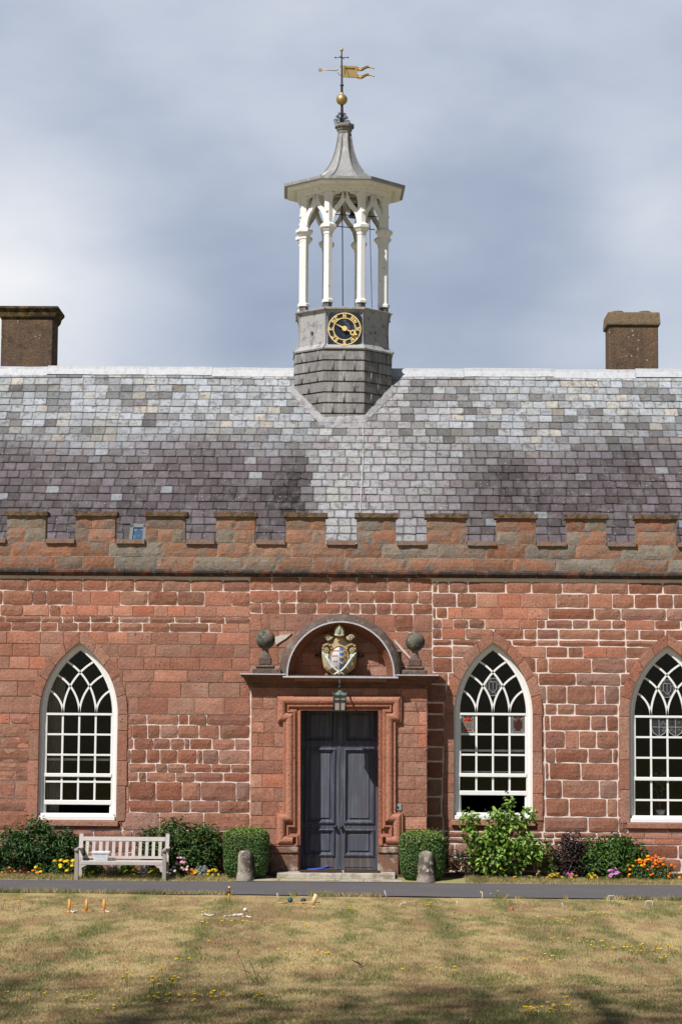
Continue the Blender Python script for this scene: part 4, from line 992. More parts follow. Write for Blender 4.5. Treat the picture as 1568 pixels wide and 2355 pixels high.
for s_ in (-1, 1):
    m_ = lambda x: x if s_ > 0 else 1615-x
    pm = MB(); stem = [(640, 1810), (760, 1740), (870, 1690), (1000, 1570), (1110, 1420), (1190, 1290), (1240, 1200)] if s_ > 0 else [(640, 1810), (760, 1740), (870, 1690), (1000, 1570), (1110, 1420), (1190, 1290), (1240, 1200)]
    st = [(ca(m_(x), y)[0], y0-.085-.01*(s_ > 0), ca(m_(x), y)[1]) for x, y in stem]
    tq = (.52, .62, .58); pm.tube(st, [.02, .018, .02, .024, .026, .024, .02], 6, tq)
    for i in range(11):
        t = i/10; bx, by = 960+300*t, 1620-430*t; tx, ty = bx+170-60*t, by-30-70*t+60*(1-t)
        p = [(ca(m_(bx), by)), (ca(m_((bx+tx)/2), by-60)), (ca(m_(min(tx, 1370)), ty))]
        pm.tube([(x, y0-.07-.02*math.sin(k*1.5), z) for k, (x, z) in enumerate(p)], [.016, .018, .006], 5, tq)
    for i in range(3): pm.tube([(ca(m_(1160+55*i), 1240)[0], y0-.07, ca(m_(1160+55*i), 1240)[1]), (ca(m_(1190+45*i), 1120)[0], y0-.06, ca(m_(1190+45*i), 1120)[1])], [.018, .01], 5, tq)
    pm.build('palm_branch', M['paint'], ARMS)
    br = MB(); x, z = ca(m_(1450), 1170); br.box(x-.045, x+.045, QY+.05, QY+.12, z-.045, z+.045, (.03, .035, .035), 0, .005); br.box(x-.1-.0, x+.1, QY+.12, QY+.20, z-.02, z+.02, (.02, .02, .02)); br.build('bracket', M['plain'], ARMS)
rb = MB(); 
for y in (1690, 1740, 1790): rb.tube([(ca(755, y)[0], y0-.07, ca(755, y)[1]), (ca(808, y-8)[0], y0-.11, ca(808, y-8)[1]), (ca(865, y)[0], y0-.07, ca(865, y)[1])], .018, 6, (.52, .36, .20))
rb.build('ribbon', M['paint'], ARMS)
mt = MB(); mp_ = [(805, 140), (870, 200), (930, 270), (968, 350), (965, 430), (940, 530), (805, 550)]
mp2 = [ca(x, y) for x, y in mp_]+[ca(1615-x-5, y) for x, y in mp_[::-1][1:-1]]
mt.prism(mp2, y0-.10, y0+.12, (.55, .42, .22), 0, .05, None, .02)
for s_ in (-1, 1):
    pts = [(835, 240), (900, 330), (935, 410), (925, 490), (838, 505)]; pts = [ca(x if s_ > 0 else 1610-x, y) for x, y in pts]; mt.prism(pts, y0-.118, y0-.09, (.26, .42, .46), 0, .006)
mt.tube([(ca(808, 170)[0], y0-.10, ca(808, 170)[1]), (ca(806, 350)[0], y0-.128, ca(806, 350)[1]), (ca(806, 530)[0], y0-.115, ca(806, 530)[1])], .022, 6, (.50, .33, .09))
mt.tube([(ca(x, y)[0], y0-.10-.02*(1-abs(x-806)/170), ca(x, y)[1]) for x, y in ((650, 500), (720, 525), (806, 532), (890, 525), (960, 500))], .02, 6, (.58, .38, .25))
mt.build('mitre', M['paint'], ARMS)

# ------------------------------------------------------------------ hanging lantern
LY = QY-.42; lx, lz = zp(763, 705, LY)
LAN = empty('lantern', (lx, LY, lz-.2), 'dark green square lantern hanging above the double doors', 'lantern')
lf = MB(); hw_ = (zp(808, 700, LY)[0]-zp(718, 700, LY)[0])/2; zt = zp(763, 662, LY)[1]; zb2 = zp(763, 770, LY)[1]
for sx in (-1, 1):
    for s2 in (-1, 1): lf.tube([(lx+sx*(hw_-.012), LY+s2*(hw_-.012), zb2), (lx+sx*hw_, LY+s2*hw_, zt)], .012, 5)
for z in (zb2, zt, zb2+(zt-zb2)*.68):
    for s_ in (-1, 1): lf.box(lx-hw_, lx+hw_, LY+s_*hw_-.011, LY+s_*hw_+.011, z-.011, z+.011); lf.box(lx+s_*hw_-.011, lx+s_*hw_+.011, LY-hw_, LY+hw_, z-.0105, z+.0105)
for s_ in (-1, 1): lf.box(lx-.007, lx+.007, LY+s_*hw_-.008, LY+s_*hw_+.008, zb2, zt); lf.box(lx+s_*hw_-.008, lx+s_*hw_+.008, LY-.007, LY+.007, zb2, zt)
lf.box(lx-hw_, lx+hw_, LY-hw_, LY+hw_, zb2-.02, zb2-.011)
lf.build('frame', M['lampmetal'], LAN)
lg = MB(); lg.box(lx-hw_+.016, lx+hw_-.016, LY-hw_+.016, LY+hw_-.016, zb2+.01, zt-.01); lg.build('pane', M['lampglass'], LAN)
lr = MB(); s2_ = math.sqrt(2); lr.lathe([(hw_*s2_*1.12, 0), (hw_*s2_*1.15, .015), (hw_*s2_*.95, .026), (hw_*s2_*.55, .06), (hw_*s2_*.4, .07), (.05, .085), (.035, .10)], (lx, LY, zt+.005), 4, math.pi/4)
for sx in (-1, 1):
    for s2 in (-1, 1): lr.ball((lx+sx*hw_, LY+s2*hw_, zt+.04), .022, 6)
lr.build('cap', M['copper'], LAN)
lb = MB(); zh = zp(760, 545, LY)[1]; lb.tube([(lx, LY, zt+.14), (lx, LY, zh)], .02, 8); lb.ball((lx, LY, zt+.17), .035, 8); lb.tube([(lx, LY, zh-.02), (lx, LY+.1, zh+.03), (lx, QY-.08, zh+.03)], .018, 6)
lb.build('bracket', M['iron'], LAN)
# ------------------------------------------------------------------ clock turret astride the ridge
TY = RIDGEY; TS = (DIST+TY)/F; AXX = P(788.5, 800, TY).x; PH = math.radians(2.2)
TOW = empty('clock_turret', (AXX, TY, RIDGEZ), 'octagonal lead and white timber clock turret with an open belfry and flared spire', 'clock turret')
def ty(y, R=1.0, front=True): return PZ(y, TY-(R*.924 if front else 0), 789)
OC = -math.pi/2+math.radians(22.5)+PH
Rb = 552*.2018*TS/.924; Rs = 530*.2018*TS/.924; Rc = 497*.2018*TS; Re = 684*.2018*TS/.924; Rf = 520*.2018*TS/.924
def fm(k, dist):                               # frame of octagon face k: x along the face, -y outwards
    return Matrix.Translation((AXX, TY, 0)) @ Matrix.Rotation(PH+k*math.pi/4, 4, 'Z') @ Matrix.Translation((0, -dist, 0))
lb = MB(); zt = ty(804.7, Rb); zr = [ty(804.7+24.6*i, Rb) for i in range(8)]
cl = (.205, .20, .20)
lb.lathe([(Rb-.03, zr[-1]-.6), (Rb-.03, zt)], (AXX, TY, 0), 8, OC, (.06, .055, .055))
for j in range(7):
    for k in range(8):
        if k in (3, 4, 5) and j > 2: continue
        L_ = 2*Rb*math.sin(math.pi/8); ap = Rb*math.cos(math.pi/8)
        sp = [0, .5, 1] if j % 2 == 0 else [0, .22, .76, 1]
        if k % 2: sp = [0, .26, .8, 1] if j % 2 == 0 else [0, .5, 1]
        for a, b in zip(sp, sp[1:]):
            c = U(.85, 1.15); cc = (.215*c, .208*c, .205*c)
            x0, x1 = -L_/2+L_*a, -L_/2+L_*b; ga = .0 if a == 0 else .010; gb = .0 if b == 1 else .010
            z1, z0 = zr[j]-.004, zr[j+1]+.020; Mx = fm(k, ap)
            V = [(x0+ga, .0, z1), (x1-gb, .0, z1), (x1-gb, -.009, z0+.01), (x0+ga, -.009, z0+.01), (x1-gb, .012, z0), (x0+ga, .012, z0), (x0+ga, .03, z1), (x0+ga, .03, z0), (x1-gb, .03, z1), (x1-gb, .03, z0)]
            lb.add([tuple(Mx @ Vector(v)) for v in V], [(0, 3, 2, 1), (3, 5, 4, 2), (0, 6, 7, 3), (1, 2, 9, 8)], cc)
            for s_, on in ((x0+ga, a > 0), (x1-gb, b < 1)):
                if on: lb.tube([tuple(Mx @ Vector((s_, -.004, z1))), tuple(Mx @ Vector((s_, -.016, z0+.01)))], .011, 5, cc, 0)
base = lb.build('lead_base', M['lead'], TOW)
fl = MB()
def rpn(p, h): return (p.x, p.y-h*math.sin(RP), p.z+h*math.cos(RP))
A = [roof_hit(x, y) for x, y in ((739, 968), (836, 968))]; 
def flash(pts_in, pts_out, h=.03, c=(.26, .255, .265)):
    n = len(pts_in); V = [rpn(p, h+.03) for p in pts_in]+[rpn(p, h) for p in pts_out]+[rpn(p, -.02) for p in pts_out]
    fl.add(V, [(i, i+1, n+i+1, n+i) for i in range(n-1)]+[(n+i, n+i+1, 2*n+i+1, 2*n+i) for i in range(n-1)], c)
flash([roof_hit(x, y) for x, y in ((672, 888), (738, 957), (836, 957), (902, 890))], [roof_hit(x, y) for x, y in ((664, 902), (733, 974), (840, 974), (910, 904))])
fl.add([rpn(roof_hit(x, y), .024) for x, y in ((733, 972), (846, 972), (846, 984), (733, 984))], [(0, 1, 2, 3)], (.23, .23, .25))
fl.tube([rpn(roof_hit(x, y), .035) for x, y in ((835, 980), (836, 1040), (832, 1110), (828, 1180), (826, 1240))], .010, 5, (.5, .5, .5))
fl.build('flashing', M['lead'], TOW)
cs = MB(); za, zb2 = ty(707, Rs), ty(803, Rs)
pf = [(Rb+.03, zb2-.01), (Rb+.045, zb2+.02), (Rb-.005, zb2+.06), (Rs-.045, zb2+.14), (Rs-.055, zb2+(za-zb2)*.5), (Rs-.045, za-.13), (Rs-.02, za-.05), (Rs+.035, za-.035), (Rs+.04, za), (Rs-.02, za+.02), (.05, za+.06)]
cs.lathe(pf, (AXX, TY, 0), 8, OC, (.36, .355, .36))
for k in range(8):
    a = OC+k*math.pi/4; cs.tube([(AXX+(r+.004)*math.cos(a), TY+(r+.004)*math.sin(a), z) for r, z in pf[1:9]], .018, 6, (.27, .265, .27))
for k in (-1, 1):
    Mx = fm(k, (Rs-.055)*.924); p = Mx @ Vector((.0, -.03, za-.50)); cs.ball(p, .035, 6, (.2, .2, .2)); cs.tube([p, Mx @ Vector((0, .03, za-.5))], .012, 6)
stage = cs.build('clock_stage', M['lead'], TOW)
# dial
DM = Matrix.Translation((AXX, TY, 0)) @ Matrix.Rotation(PH, 4, 'Z') @ Matrix.Translation((0, -(Rs-.03)*.924-.012, 0))
dcx = P(790.8, 757, TY-1).x-AXX-.0; dcx = .004; dcz = ty(756.5, Rs); kk = .0880*TS*(1-.05)
df = MB(); hs = 455*kk; cut = .07
df.prism([(dcx-hs, dcz-hs), (dcx+hs-.10, dcz-hs), (dcx+hs, dcz-hs+.10), (dcx+hs, dcz+hs-cut), (dcx+hs-cut, dcz+hs), (dcx-hs+cut, dcz+hs), (dcx-hs, dcz+hs-cut)], -.012, .06, (1, 1, 1), 0, 0, DM)
dial = df.build('clock_face', M['clockblue'], TOW)
def ringmb(mb, r0, r1, y, n=48):
    V = []
    for i in range(n):
        t = 2*math.pi*i/n
        for r, yy in ((r0, y+.012), (r0, y), (r1, y), (r1, y+.012)): V.append(tuple(DM @ Vector((dcx+r*math.cos(t), yy, dcz+r*math.sin(t)))))
    mb.add(V, [(i*4+k, ((i+1) % n)*4+k, ((i+1) % n)*4+k+1, i*4+k+1) for i in range(n) for k in range(3)])
for r0, r1 in ((425, 452), (292, 316)):
    mb = MB(); ringmb(mb, r0*kk, r1*kk, -.026); mb.build('ring', M['goldpaint'], dial)
GL = {'N': [[(.1, 0), (.1, 1)], [(.1, 1), (.9, 0)], [(.9, 0), (.9, 1)], [(-.05, 0), (.28, 0)], [(-.08, 1), (.15, 1)], [(.75, 1), (1.05, 1)]],
      'E': [[(.2, 0), (.2, 1)], [(.05, 1), (.85, 1), (.85, .8)], [(.2, .5), (.62, .5)], [(.05, 0), (.88, 0), (.88, .22)]],
      'S': [[(.82, .75), (.8, .93), (.5, 1), (.22, .9), (.18, .7), (.45, .54), (.7, .42), (.82, .25), (.68, .05), (.42, 0), (.15, .1), (.14, .28)]],
      'W': [[(0, 1), (.27, 0)], [(.27, 0), (.52, .85)], [(.52, .85), (.78, 0)], [(.78, 0), (1.02, 1)], [(-.1, 1), (.12, 1)], [(.9, 1), (1.12, 1)]]}
def glyph(mb, ch, ang, h, w, rad, th):
    ca_, sa = math.cos(-ang), math.sin(-ang)
    for i, st in enumerate(GL[ch]):
        n = len(st); t = th*(1.25 if (ch in 'NEW' and i in (0, 1) or ch == 'S') else .75)
        pts = [((x-.5)*w, rad+(y-.5)*h) for x, y in st]; pts = [(dcx+x*ca_-y*sa, dcz+x*sa+y*ca_) for x, y in pts]
        b = MB(); b.sweep(pts, [(-t/2, 0), (-t/2, .012), (t/2, .012), (t/2, 0)], -.012-.0004*i)
        mb.add([tuple(DM @ Vector(v)) for v in b.v], b.f)
for txt, deg in (('N', 0), ('NW', 45), ('W', 90), ('SW', 135), ('S', 180), ('SE', 225), ('E', 270), ('NE', 315)):
    mb = MB(); n = len(txt)
    for i, ch in enumerate(txt): glyph(mb, ch, math.radians(deg+(i-(n-1)/2)*17.5), 84*kk, (84 if ch != 'W' else 98)*kk, 370*kk, 20*kk)
    mb.build('numeral', M['goldpaint'], dial)
hd_ = MB(); ang = math.atan2(-(785-620), 1205-880); u = Vector((math.cos(ang), 0, math.sin(ang))); vv_ = Vector((-math.sin(ang), 0, math.cos(ang)))
def hp(a, b, y=-.05): p = Vector((dcx, 0, dcz+.005))+u*(a*kk)+vv_*(b*kk); return (p.x, p.z)
def hpoly(pts, y0=-.055, y1=-.045): hd_.prism([hp(a, b) for a, b in pts], y0, y1, (1, 1, 1), 0, 0, DM)
hpoly([(-318, 0), (-70, 20), (-70, -20)][::1]); hpoly([(70*math.cos(t), 70*math.sin(t)) for t in [k*math.pi/10 for k in range(20)]], -.066, -.04); hpoly([(60, -17), (60, 17), (195, 14), (195, -14)])
ht = [(190, 0), (205, 45), (245, 66), (285, 50), (285, 15), (300, 8), (318, 25), (365, 0), (318, -25), (300, -8), (285, -15), (285, -50), (245, -66), (205, -45), (190, 0)]
b = MB(); b.sweep([hp(a, c) for a, c in ht], [(-.012, 0), (-.012, .012), (.012, .012), (.012, 0)], -.045); hd_.add([tuple(DM @ Vector(v)) for v in b.v], b.f)
hd_.build('pointer', M['goldpaint'], dial)
# belfry columns
zc0 = za+.03; zcap = ty(530, Rc); zct = ty(512, Rc); zfa = ty(441, Rc)
cw = .094
def column(k):
    a = OC+k*math.pi/4; c = (AXX+Rc*math.cos(a), TY+Rc*math.sin(a), 0); ph = a+math.pi/6
    m = MB(); m.lathe([(cw*1.06, zc0+.02), (cw*1.06, zfa+.02)], c, 6, ph)
    o = m.build('column', M['oldwhite'], TOW)
    m = MB(); m.lathe([(cw*1.2, zcap-.09), (cw*1.2, zcap-.03), (cw*1.4, zcap-.02), (cw*1.9, zcap+.05), (cw*2.05, zcap+.055), (cw*2.08, zcap+.115), (cw*1.9, zcap+.12), (cw*1.1, zcap+.17)], c, 6, ph); m.build('capital', M['oldwhite'], o)
    m = MB(); m.lathe([(cw*1.42, zc0+.10), (cw*1.45, zc0+.155), (cw*1.1, zc0+.185)], c, 6, ph); m.build('foot', M['oldwhite'], o)
    m = MB(); m.lathe([(cw*1.1, zc0-.08), (cw*1.1, zc0+.098)], c, 6, ph, (.10, .098, .10)); m.build('lead_shoe', M['lead'], o)
    p = Vector((AXX+(Rc+cw*.95)*math.cos(a), TY+(Rc+cw*.95)*math.sin(a), zcap+.42)); m = MB(); m.ball(p, .035, 6); m.build('rosette', M['oldwhite'], o)
for k in range(8): column(k)
# ogee braces: two to a bay
bm = .00192*.98
def brace(k, s_):
    Mx = Matrix.Translation((AXX, TY, 0)) @ Matrix.Rotation(PH+k*math.pi/4, 4, 'Z') @ Matrix.Translation((0, -Rc*math.cos(math.pi/8), 0))
    hc = Rc*math.sin(math.pi/8)-cw*.85; H = zfa-zct; sv = H/355.0; su = hc/150.0
    cl_ = [(-12, 5), (-2, 60), (14, 115), (42, 158), (80, 200), (112, 245), (136, 295), (147, 360)]
    m = MB(); b = MB(); b.sweep([(s_*(hc-u_*su), zct+v_*sv) for u_, v_ in cl_], [(-.050, -.035), (-.050, .035), (.050, .035), (.050, -.035)], 0.0)
    b.v = [v for v in b.v]; m.add([tuple(Mx @ Vector(v)) for v in b.v], b.f)
    for (u_, v_, r) in ((6, 325, 24), (44, 345, 20), (2, 280, 16), (78, 352, 20)):
        pl = [(s_*(hc-u_*su)+r*su*math.cos(t), zct+min(362, v_+r*math.sin(t))*sv) for t in [i*math.pi/5 for i in range(10)]]; m.prism(pl, -.028, .028, (1, 1, 1), 0, 0, Mx)
    m.build('arch_brace', M['oldwhite'], TOW)
for k in range(8):
    for s_ in (-1, 1): brace(k, s_)
# eaves: fascia, cove and gutter edge
ev = MB(); z0 = zfa; zE_ = PZ(406, TY-Re*.924, 789); zs_ = zE_
ev.lathe([(Rf-.14, z0), (Rf, z0), (Rf+.015, z0+.01), (Rf+.015, z0+.06), (Rf+.045, z0+.075), (Rf+.05, z0+.12), (Rf+.08, z0+.16), (Rf+.15, z0+(zs_-z0)*.55), (Re-.10, zs_-.10), (Re-.06, zs_-.085), (Re-.05, zs_-.02), (Re-.01, zs_-.01)], (AXX, TY, 0), 8, OC, (1, 1, 1), 0, False, False)
ev.lathe([(Rf-.14, z0+.3), (Rf-.14, z0)], (AXX, TY, 0), 8, OC, (1, 1, 1), 0, False, False)
ev.build('eaves_cornice', M['oldwhite'], TOW)
ceil = MB(); ceil.add([(AXX+Rf*math.cos(OC+k*math.pi/4), TY+Rf*math.sin(OC+k*math.pi/4), z0+.28) for k in range(8)], [tuple(range(8))], (.3, .28, .25))
for s_ in (-.5, .0, .5): ceil.box(AXX-Rf*.85, AXX+Rf*.85, TY+s_-.05, TY+s_+.05, z0+.12, z0+.27, (.55, .52, .48)); ceil.box(AXX+s_-.05, AXX+s_+.05, TY-Rf*.85, TY+Rf*.85, z0+.05, z0+.118, (.55, .52, .48))
ceil.build('belfry_ceiling', M['plain'], TOW)
# bell-cast lead spire
sp = MB(); hwid = [(1645, 690), (1608, 560), (1590, 452), (1560, 365), (1520, 290), (1480, 238), (1440, 200), (1400, 170), (1350, 142), (1300, 121), (1250, 104), (1200, 92), (1150, 82), (1105, 76)]
prof = [(Re-.02, zs_-.05), (Re+.02, zs_-.045), (Re+.025, zs_+.015)]
ecy = 86.3+1575*.2018; zc_ = PZ(86.3+1105*.2018, TY, 789); zbo_ = zs_+.06
for y, w_ in hwid[1:]:
    t = (1608-y)/(1608-1105); prof.append((w_*.2018*TS/.924-.012, zbo_+.015+(zc_-zbo_-.015)*t))
sp.lathe(prof, (AXX, TY, 0), 8, OC, (.30, .295, .30))
for k in range(8):
    a = OC+k*math.pi/4; pts = [(AXX+(r+.004)*math.cos(a), TY+(r+.004)*math.sin(a), z) for r, z in prof[4:]]
    sp.tube(pts, .017, 6, (.20, .195, .20))
sp.build('spire', M['leadspire'], TOW)
cp = MB(); zk = PZ(86.3+1015*.2018, TY, 789); u_ = .2018*TS
cp.lathe([(70*u_, zc_-.02), (82*u_, zc_+.02), (84*u_, zc_+.07), (96*u_, zc_+.09), (100*u_, zc_+.16), (116*u_, zc_+.22), (118*u_, zk-.03), (121*u_, zk), (40*u_, zk+.02)], (AXX, TY, 0), 8, OC, (.20, .19, .18))
cp.build('spire_cap', M['lead'], TOW)
# bell gear
bl = MB(); bx = P(632.5+915*.2018, 505, TY).x; bz = PZ(533.5-12, TY, 789)
bx = P(817, 515, TY+.1).x; bz = PZ(493, TY+.1, 789)
bl.lathe([(.02, .30), (.07, .29), (.09, .24), (.105, .12), (.14, .04), (.17, 0), (.15, .0)], (bx, TY+.1, bz-.06), 14, 0, (1, 1, 1), 0, True); bl.build('bell', M['iron'], TOW)
for (xa, ya, xb_, yb_, yy) in ((768, 493, 873, 499, TY-.2), (768, 520, 862, 528, TY+.2)):
    t = MB(); t.tube([P(xa, ya, yy), P(xb_, yb_, yy)], .011, 6); t.build('tie_rod', M['iron'], TOW)
t = MB(); t.tube([P(786.5, 455, TY), P(787.5, 560, TY), P(788, 704, TY)], .013, 6); t.build('bell_rope', M['iron'], TOW)
t = MB(); x0 = P(848.5, 440, TY).x; xe = P(855, 703, TY).x; zt_ = PZ(440, TY); ze_ = PZ(706, TY)
for i in range(70):
    f = i/69; t.ball((x0+(xe-x0)*f, TY, zt_+(ze_-zt_)*f), .014, 4, (1, 1, 1), 0, .7, .7, 1.4)
t.build('chain', M['iron'], TOW)

# ------------------------------------------------------------------ weather vane
def v1(x, y, Y=None): return P(632.5+x*.2018, 86.3+y*.2018, TY if Y is None else Y)
VAN = empty('weather_vane', v1(762, 1010), 'gilded swallow tailed banner weather vane on a black iron pole', 'weather vane')
m = MB(); m.tube([v1(765, 1010), v1(762, 845), v1(760, 560), v1(760.8, 556), v1(761, 548), v1(761, 540), v1(761, 532), v1(758, 150)], [.035, .032, .028, .028, .045, .045, .024, .014], 9); m.build('pole', M['iron'], VAN)
m = MB(); m.ball(v1(760, 708), 66*u_, 16); m.lathe([(.05, -.02), (.025, .05)], v1(760, 650), 10, 0, (1, 1, 1), 0, True); m.build('ball', M['gold'], VAN)
m = MB(); m.lathe([(.012, -.02), (.032, .0), (.04, .016), (.03, .04), (.012, .068), (.003, .082)], v1(758, 152), 12, 0, (1, 1, 1), 0, True); m.build('tip', M['gold'], VAN)
m = MB(); m.tube([v1(682, 229), v1(836, 228)], .008, 6)
for x in (686, 831): m.ball(v1(x, 228), .018, 6)
p = v1(760, 228); m.tube([p+Vector((-.05, -.3, -.06)), p, p+Vector((.05, .3, .06))], .008, 6); m.build('cross_arms', M['iron'], VAN)
m = MB(); m.tube([v1(510, 371), v1(600, 374), v1(708, 379)], .0085, 6)
for s_ in (-1, 1): m.tube([v1(708, 379), v1(716, 379+s_*20), v1(728, 379+s_*42), v1(758, 383+s_*56)], .0085, 6)
a = v1(510, 371); m.prism([(a.x-.04, a.z), (a.x, a.z+.05), (a.x+.05, a.z+.02), (a.x+.05, a.z-.02), (a.x, a.z-.05)], TY-.012, TY+.012); m.build('arrow', M['gold'], VAN)
m = MB(); c4 = [v1(770, 322), v1(938, 332), v1(938, 460), v1(770, 450)]; pl = [(p.x, p.z) for p in c4]
m.prism(pl, TY-.006, TY+.006, (1, 1, 1), 0); m.sweep([pl[3], pl[2], pl[1], pl[0]], [(0, -.02), (0, .028), (.045, .028), (.05, -.02)], TY, (1, 1, 1), 0, True)
for y0_ in (352, 440):
    top = []; bot = []
    for i in range(17):
        f = i/16; x = 938+190*f; w_ = 24*(1-f)**.6; yc = y0_+ (15*math.sin(f*6.6+.4) if 1 else 0)-4*f; yy = TY-.05*math.sin(f*7)
        top.append(v1(x, yc-w_, yy)); bot.append(v1(x, yc+w_, yy))
    n = 17; V = [tuple(p+Vector((0, -.006, 0))) for p in top+bot]+[tuple(p+Vector((0, .006, 0))) for p in top+bot]
    m.add(V, [(i, n+i, n+i+1, i+1) for i in range(n-1)]+[(2*n+i, 2*n+i+1, 3*n+i+1, 3*n+i) for i in range(n-1)]+[(i, i+1, 2*n+i+1, 2*n+i) for i in range(n-1)]+[(n+i, 3*n+i, 3*n+i+1, n+i+1) for i in range(n-1)])
    m.tube([(p+q_)/2+Vector((0, -.012, 0)) for p, q_ in zip(top, bot)], .014, 5)
m.build('banner', M['gold'], VAN)
def scroll(ang):
    m = MB(); d = Vector((math.cos(ang), math.sin(ang), 0)); o = v1(762, 1010)
    def s2d(pts): return [o+d*(a*u_)+Vector((0, 0, b*u_)) for a, b in pts]
    def spir(cx_, cz_, r, t0, turns, n=18): return [(cx_+r*(1-.8*i/n)*math.cos(t0+turns*2*math.pi*i/n), cz_+r*(1-.8*i/n)*math.sin(t0+turns*2*math.pi*i/n)) for i in range(n+1)]
    m.tube(s2d([(10, 0), (14, 40), (30, 80), (42, 120), (46, 140)]+spir(30, 143, 17, 0, 1.1, 12)), .010, 5)
    m.tube(s2d(spir(80, 55, 28, math.pi*1.4, -1.5)), .010, 5); m.tube(s2d([(22, 60), (35, 40), (50, 35), (68, 28)]), .010, 5)
    m.tube(s2d(spir(60, 105, 20, math.pi*1.3, -1.4)), .010, 5); m.tube(s2d([(95, 30), (80, 10), (62, 12)]+spir(58, 20, 16, 0, 1.2, 10)), .010, 5); m.tube(s2d([(40, 110), (30, 70), (44, 60), (55, 86)]), .010, 5)
    m.build('scrollwork', M['iron'], VAN)
for k in range(4): scroll(math.radians(20+90*k))
# ------------------------------------------------------------------ ground
g = MB(); g.add([(-900, -900, -.06), (900, -900, -.06), (900, 900, -.06), (-900, 900, -.06)], [(0, 1, 2, 3)], (.25, .23, .10)); g.build('ground', M['lawnbase'], None, 'structure')
PT0, PT1 = G(0, 2024.5), G(1568, 2034.5)                      # far edge of the drive
PB0, PB1 = G(0, 2052), G(1568, 2071.5)                        # near edge
def lerp_line(a, b, x): t = (x-a.x)/(b.x-a.x); return a.y+(b.y-a.y)*t
YT = lambda x: -1.62; YB = lambda x: lerp_line(PB0, PB1, max(-9, min(9, x)))
lawn = MB(); n = 60
xs_ = [-30+60*i/n for i in range(n+1)]
LINES = ((-2.15, .17, 1.0), (1.2, .20, 1.1), (2.42, .17, .8), (-.2, .16, .6), (-3.7, .18, .8), (3.6, .17, .7), (-1.1, .13, .4), (-5, .2, .6), (4.8, .2, .6))
def lawn_gain(x, y):                            # mowing lay: bands of grass bent to and fro, darker where they meet
    line = sum(w_*np.exp(-((x-x0+.012*(y+20)+.05*(fbm(x*.5, y*.5, 8, 2)-.5))/s0)**2) for x0, s0, w_ in LINES)
    return (1-.24*line*(.4+1.1*fbm(x*1.5, y*.8, 33, 3)))*(1+.09*np.sin((x-1.2)*np.pi/1.17))
def lawn_tone(x, y):
    c_ = fbm(x*5, y*1.6, 71, 3)
    line = sum(w_*np.exp(-((x-x0+.012*(y+20))/s0)**2) for x0, s0, w_ in ((-2.15, .16, 1.0), (1.2, .19, 1.1), (2.42, .16, .8), (-.2, .15, .6), (-3.7, .18, .8), (3.6, .16, .7), (-1.1, .12, .4), (-5, .2, .6), (4.8, .2, .6)))
    a = fbm(x*.7, y*.34, 3, 4); b = fbm(x*2.6, y*1.0, 21, 3)
    green = np.clip(.16+(a-.5)*1.1+(b-.5)*1.2+(c_-.5)*2.4+.55*line*(.3+1.2*c_)+np.clip((-20-y)*.10, 0, .4), 0, 1)
    brown = np.clip(.3+(fbm(x*1.2+40, y*.6, 55, 4)-.5)*3+(fbm(x*5, y*1.5, 91, 3)-.5)*3, 0, 1)
    return green, brown
STRAW, TAN, GREEN, GREEN2 = np.array([.52, .40, .205]), np.array([.40, .27, .145]), np.array([.215, .215, .07]), np.array([.30, .28, .125])
gx, gy = np.meshgrid(np.linspace(-9, 9, 226), np.concatenate([-4.0-np.linspace(0, 1, 330)**1.0*22.0]), indexing='ij'); nxg, nyg = gx.shape
ylim = np.interp(gx, [-9, 9], [YB(-9)+.02, YB(9)+.02]); gy = np.minimum(gy, ylim)
gr_, br_ = lawn_tone(gx.ravel(), gy.ravel()); gst = lawn_gain(gx.ravel(), gy.ravel())[:, None]; gc = gst*(STRAW*(1-br_[:, None])+TAN*br_[:, None])*(1-gr_[:, None])+(GREEN*.5+GREEN2*.5)*gr_[:, None]
gi = np.arange(nxg*nyg).reshape(nxg, nyg); gz_ = .012*(fbm(gx.ravel()*1.1, gy.ravel()*1.1, 5, 3)-.5)
mid_c = (.36, .28, .14)
lawn.add(np.stack([gx.ravel(), gy.ravel(), gz_], 1).tolist(), np.stack([gi[:-1, :-1], gi[:-1, 1:], gi[1:, 1:], gi[1:, :-1]], -1).reshape(-1, 4).tolist(), (gc*.8).tolist())
for x0, x1, y0, y1 in ((-30, -9, -26, YB(-9)), (9, 30, -26, YB(9)), (-30, 30, -60, -26)): lawn.add([(x0, y0, 0), (x1, y0, 0), (x1, y1, 0), (x0, y1, 0)], [(0, 1, 2, 3)], mid_c)
lawn.build('lawn', M['lawnbase'], None, 'structure')
dr = MB(); m_ = 6; V = []
for i in range(n+1):
    x = xs_[i]
    for k in range(m_+1):
        f = k/m_; y = YB(x)+.32*(vn(np.array([x*1.7]), np.array([3.]))[0]-.5)*(k == 0)+(YT(x)-YB(x))*f; V.append((x, y, .012+.03*math.sin(math.pi*f)))
dr.add(V, [(i*(m_+1)+k, (i+1)*(m_+1)+k, (i+1)*(m_+1)+k+1, i*(m_+1)+k+1) for i in range(n) for k in range(m_)]); dr.build('drive', M['asphalt'], None, 'structure')
def vz(y): return max(0.0, min(.10, (y+1.62)*.075))            # the verge rises gently to the bed
def bed_edge(x): return -.88+.05*math.sin(x*1.7)
vg = MB(); V = []
for x in xs_: V += [(x, -1.63, -.01), (x, -1.61, .018), (x, -1.2, vz(-1.2)+.012), (x, bed_edge(x), vz(-.88)+.012)]
vg.add(V, [(i*4+k, (i+1)*4+k, (i+1)*4+k+1, i*4+k+1) for i in range(n) for k in range(3)], (.30, .27, .12)); vg.build('verge', M['lawnbase'], None, 'structure')
so = MB(); V = []
